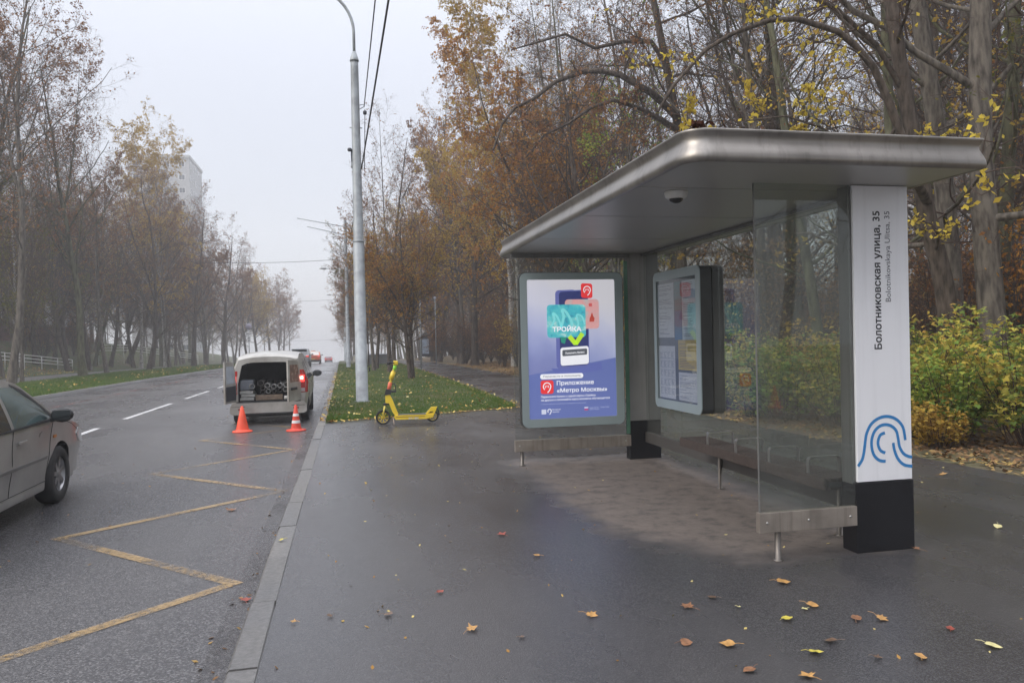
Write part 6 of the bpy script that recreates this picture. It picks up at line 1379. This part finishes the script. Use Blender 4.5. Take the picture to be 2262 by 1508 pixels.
# ------------------------------------------------------------------ leafy shrubs at the path edge
def gen_shrub(name, seed, h, n_st, n_leaf, size):
    rng = np.random.default_rng(seed); a = rng.uniform(0, 2 * PI, n_st); t = rng.uniform(.12, .75, n_st); D = np.c_[np.cos(a) * np.sin(t), np.sin(a) * np.sin(t), np.cos(t)]; L = h * rng.uniform(.65, 1.15, n_st) * (1 - .25 * t)
    P, R = grow(np.c_[np.cos(a) * .2, np.sin(a) * .2, np.zeros(n_st)] * rng.uniform(0, 1.6, (n_st, 1)), D, L, np.full(n_st, .010), 7, .09, .05, .4, rng); p, d, l, r_ = spawn(P, R, L, 7, .25, 1, .8, .34, .3, .6, rng); P2, R2 = grow(p, d, l, r_, 3, .12, .03, .5, rng)
    V, F_ = join([tubes(P, R, 4), tubes(P2, R2, 3)]); me_s = np_mesh(name + '_stems', V, F_, B_TWIG)
    Mn, K, _ = P2.shape; i = rng.integers(0, Mn, n_leaf); s = rng.uniform(.1, 1, n_leaf) * (K - 1); j = np.minimum(s.astype(int), K - 2); f = (s - j)[:, None]; c = P2[i, j] * (1 - f) + P2[i, j + 1] * f + rng.normal(0, .05, (n_leaf, 3)); c[:, 2] = np.maximum(c[:, 2], .06)
    # five pointed maple leaf: fan of ten rim points
    nrm = rng.normal(0, .5, (n_leaf, 3)) + np.array([0, 0, 1.0]); nrm /= np.linalg.norm(nrm, axis=1, keepdims=True); u, v = frames(nrm); az = rng.uniform(0, 2 * PI, n_leaf); u, v = u * np.cos(az)[:, None] + v * np.sin(az)[:, None], -u * np.sin(az)[:, None] + v * np.cos(az)[:, None]
    rim = [(0, .0), (.55, -.5), (.42, -.1), (.95, .25), (.45, .38), (0, 1.0), (-.45, .38), (-.95, .25), (-.42, -.1), (-.55, -.5)]; s = (size * rng.uniform(.55, 1.25, n_leaf))[:, None]
    V = np.stack([c + (u * a_ + v * b_ - nrm * .25 * (a_ * a_ + b_ * b_)) * s for a_, b_ in rim], 1); F_ = []
    base = np.arange(n_leaf)[:, None] * 10
    tri = np.array([(0, 1, 2), (0, 2, 3), (0, 3, 4), (0, 4, 5), (0, 5, 6), (0, 6, 7), (0, 7, 8), (0, 8, 9)]); F_ = (base[:, None] + tri[None]).reshape(-1, 3)
    return me_s, np_mesh(name + '_leaves', V.reshape(-1, 3), F_, LM['shrub'])
SHB = [gen_shrub('shrub_a', 51, 1.35, 34, 2900, .052), gen_shrub('shrub_b', 52, 1.8, 30, 2700, .058), gen_shrub('shrub_c', 53, 1.0, 28, 1900, .05)]
gs = 'green and yellow maple shrubs along the path edge'
def shrub(k, x, y, s, lab, leaf=None, group=gs):
    r = empty('maple_shrub', (x, y, float(H(x, y)) - .03), random.uniform(0, 6), lab, 'shrub', group); r.scale = (s, s, s); link('stems', SHB[k][0], r); o = link('foliage', SHB[k][1], r)
    if leaf: o.material_slots[0].link = 'OBJECT'; o.material_slots[0].material = LM[leaf]
for k, x, y, s, lab, lf in ((1, 8.75, 8.5, .95, 'yellow green shrub cut by the right edge of the picture', None), (0, 8.35, 9.3, .9, 'leafy shrub second from the right edge, right below the thickest trunk', 'green'), (1, 8.7, 10.3, .95, 'tall shrub with yellow tips just left of the thickest trunk', None), (2, 7.9, 9.9, .85, 'low green shrub at the tarmac edge right of the name column', 'green'),
    (2, 7.75, 8.9, .7, 'low scrubby shrub with dry leaves right at the tarmac edge', 'gold'), (0, 8.0, 11.3, .95, 'yellowish shrub half hidden by the name column', None)): shrub(k, x, y, s, lab, lf, None)
for i, (k, x, y, s, lf) in enumerate([(0, 7.7, 12.5, .95, 'green'), (1, 8.7, 12.3, .95, None), (1, 8.0, 13.6, .85, 'shrub'), (0, 7.6, 14.6, .95, 'green'), (1, 8.6, 15.0, .9, None), (0, 7.7, 15.9, .85, 'green'), (2, 7.6, 17.1, 1, None), (0, 8.5, 17.3, .9, 'green'), (2, 7.7, 18.6, .9, 'gold'), (1, 9.4, 13.8, 1, 'gold'), (1, 9.5, 10.9, 1.05, 'shrub'), (2, 8.2, 20, .9, None), (1, 10, 9.6, 1.0, None), (0, 9.6, 16.3, 1, 'green'), (2, 7.45, 13.3, .7, None)]):
    shrub(k, x, y, s, 'leafy green and yellow shrub seen through the shelter glass beside the path', lf)

# ------------------------------------------------------------------ single fallen leaves on the tarmac
def leafmesh(name, kind, m, seed, size):
    rng = random.Random(seed)
    if kind == 'maple': rim = [(0, -.55), (.35, -.62), (.32, -.30), (.85, -.25), (.62, .05), (1.0, .42), (.48, .42), (.30, .62), (0, 1.05), (-.30, .62), (-.48, .42), (-1.0, .42), (-.62, .05), (-.85, -.25), (-.32, -.30), (-.35, -.62)]
    else: rim = [(0, -.62), (.35, -.72), (.72, -.40), (.82, .05), (.62, .48), (.25, .82), (0, 1.1), (-.25, .82), (-.62, .48), (-.82, .05), (-.72, -.40), (-.35, -.72)]
    cu = rng.uniform(.15, .45); ph = rng.uniform(0, 3); vs = [(0, 0, .006)]
    for f in (.5, 1):
        for a, b_ in rim: x, y = a * size * f, b_ * size * f; vs.append((x, y, .004 + cu * (x * x + .4 * y * y) / size * (1 + .8 * math.sin(3 * math.atan2(b_, a) + ph)) * .55 + rng.uniform(0, .003)))
    n = len(rim); b = MB(); b.add(vs, [(0, 1 + i, 1 + (i + 1) % n) for i in range(n)] + [(1 + i, 1 + n + i, 1 + n + (i + 1) % n, 1 + (i + 1) % n) for i in range(n)], True)
    b.tube([(0, -.5 * size, .006), (.1 * size, -1.1 * size, .012), (.3 * size, -1.7 * size, .008)], .0013, 4)
    return b.mesh(name, m, False)
LC = {'amber': mat('amber_leaf', (.40, .22, .07), .55, 0, .25, 40), 'brown': mat('brown_leaf', (.20, .095, .045), .6, 0, .3, 40), 'red': mat('red_brown_leaf', (.24, .05, .03), .55, 0, .3, 40), 'pale': mat('pale_yellow_leaf', (.62, .56, .26), .5, 0, .12, 40), 'yellow': mat('lemon_leaf', (.52, .44, .07), .5, 0, .2, 40), 'dull': mat('dull_wet_leaf', (.13, .08, .05), .35, 0, .3, 40)}
leaves = [(1.23, 6.13, 'red', 'maple', .05, 'dark red leaf lying alone left of the dry patch'), (1.35, 5.47, 'amber', 'linden', .035, 'small amber leaf below the red one left of the dry patch'), (.57, 4.86, 'red', 'linden', .030, 'small red brown leaf in the middle of the pavement'),
 (1.35, 4.22, 'amber', 'maple', .050, 'crumpled amber leaf lying alone at the bottom centre right'), (1.93, 4.19, 'brown', 'maple', .055, 'brown curled leaf with a tiny pale one below it'), (2.69, 4.44, 'amber', 'linden', .055, 'amber leaf nearest the post of the shelter side screen'),
 (2.62, 4.02, 'amber', 'linden', .048, 'amber leaf with an upright stalk, right of the lemon leaf'), (2.37, 3.87, 'yellow', 'linden', .045, 'lemon green leaf with a long pale stalk'), (2.86, 3.74, 'amber', 'maple', .048, 'jagged amber leaf, rightmost of the pair below the black plinth'), (1.69, 3.71, 'brown', 'linden', .042, 'flat brown leaf at the left of the bottom leaf cluster'),
 (2.41, 3.53, 'dull', 'linden', .045, 'dull wet leaf in the middle of the bottom cluster'), (1.89, 3.63, 'amber', 'linden', .052, 'rounded ochre leaf with its stalk pointing up, near the flat brown leaf'), (2.25, 3.43, 'yellow', 'linden', .045, 'ochre yellow leaf directly below the dull wet leaf'), (2.70, 3.25, 'amber', 'linden', .042, 'folded orange leaf near the bottom, left of the palest leaf'),
 (3.13, 3.27, 'pale', 'linden', .050, 'palest cream leaf near the bottom right corner'), (.66, 4.19, 'amber', 'maple', .048, 'orange and red leaf at the bottom, left of centre'), (.23, 4.55, 'dull', 'maple', .040, 'faint brown leaf left of the orange and red leaf'), (.90, 4.01, 'dull', 'linden', .022, 'tiny brown scrap at the bottom centre'),
 (1.84, 3.33, 'brown', 'linden', .042, 'long curled leaf near the bottom edge, left one of two'), (2.06, 3.20, 'amber', 'maple', .050, 'broad amber leaf cut by the bottom edge'), (4.0, 4.83, 'brown', 'maple', .045, 'brown leaf resting against the black plinth of the name column'), (2.14, 4.30, 'dull', 'linden', .036, 'greyish leaf above the brown curled one'),
 (2.73, 3.77, 'brown', 'linden', .040, 'brown leaf, left one of the pair below the black plinth'), (2.21, 4.11, 'pale', 'linden', .018, 'small cream scrap between the brown curled leaf and the amber ones'), (3.10, 3.51, 'red', 'linden', .034, 'purplish leaf above the palest cream leaf'), (-.1, 4.62, 'dull', 'linden', .026, 'dark scrap on the pavement not far from the kerb'),
 (-.3, 4.58, 'amber', 'maple', .026, 'tiny orange leaf on the pavement next to the kerb'), (-.50, 6.48, 'yellow', 'maple', .032, 'yellow leaf lying on the kerb stone'), (2.55, 3.98, 'pale', 'linden', .024, 'small pale leaf just above the lemon green one'), (5.05, 5.2, 'pale', 'linden', .045, 'pale leaf on the tarmac at the right edge behind the shelter'), (2.50, 3.30, 'dull', 'maple', .03, 'dull leaf between the ochre yellow and folded orange leaves'),
 (6.3, 7.2, 'amber', 'maple', .06, 'amber leaf at the tarmac edge below the right hand shrubs')]
for i, (x, y, c_, k, s, lab) in enumerate(leaves):
    s *= .86; z = .003 if x > -.42 else .006; rz = random.uniform(0, 6.28); o = link('fallen_leaf', leafmesh('fallen_leaf', k, LC[c_], i, s)); o.location = (x, y, z); o.rotation_euler = (random.gauss(0, .12), random.gauss(0, .12), rz); o.location.z += s * .12; tag(o, lab, 'leaf', 'fallen leaves lying on the pavement')
for x, y, c_, k, s, lab in ((-1.14, 8.43, 'brown', 'maple', .06, 'brown leaf lying on the road between the yellow zigzag lines'), (-.66, 5.46, 'red', 'maple', .045, 'red brown leaf in the gutter against the kerb')):
    o = link('fallen_leaf', leafmesh('fallen_leaf', k, LC[c_], 77, s)); o.location = (x, y, -.124); tag(o, lab, 'leaf')

# ------------------------------------------------------------------ mist
hz = MB().box(-142, 142, -50, 430, -26, 58).build('haze', None, None, fix=False); hz['kind'] = 'stuff'
m = bpy.data.materials.new('mist'); m.use_nodes = True; n = m.node_tree; n.nodes.clear(); o = N(n, 'ShaderNodeOutputMaterial'); v = N(n, 'ShaderNodeVolumePrincipled')
v.inputs['Color'].default_value = (.96, .97, 1, 1); v.inputs['Density'].default_value = .0017; v.inputs['Anisotropy'].default_value = .2
n.links.new(v.outputs[0], o.inputs['Volume']); hz.data.materials.append(m)
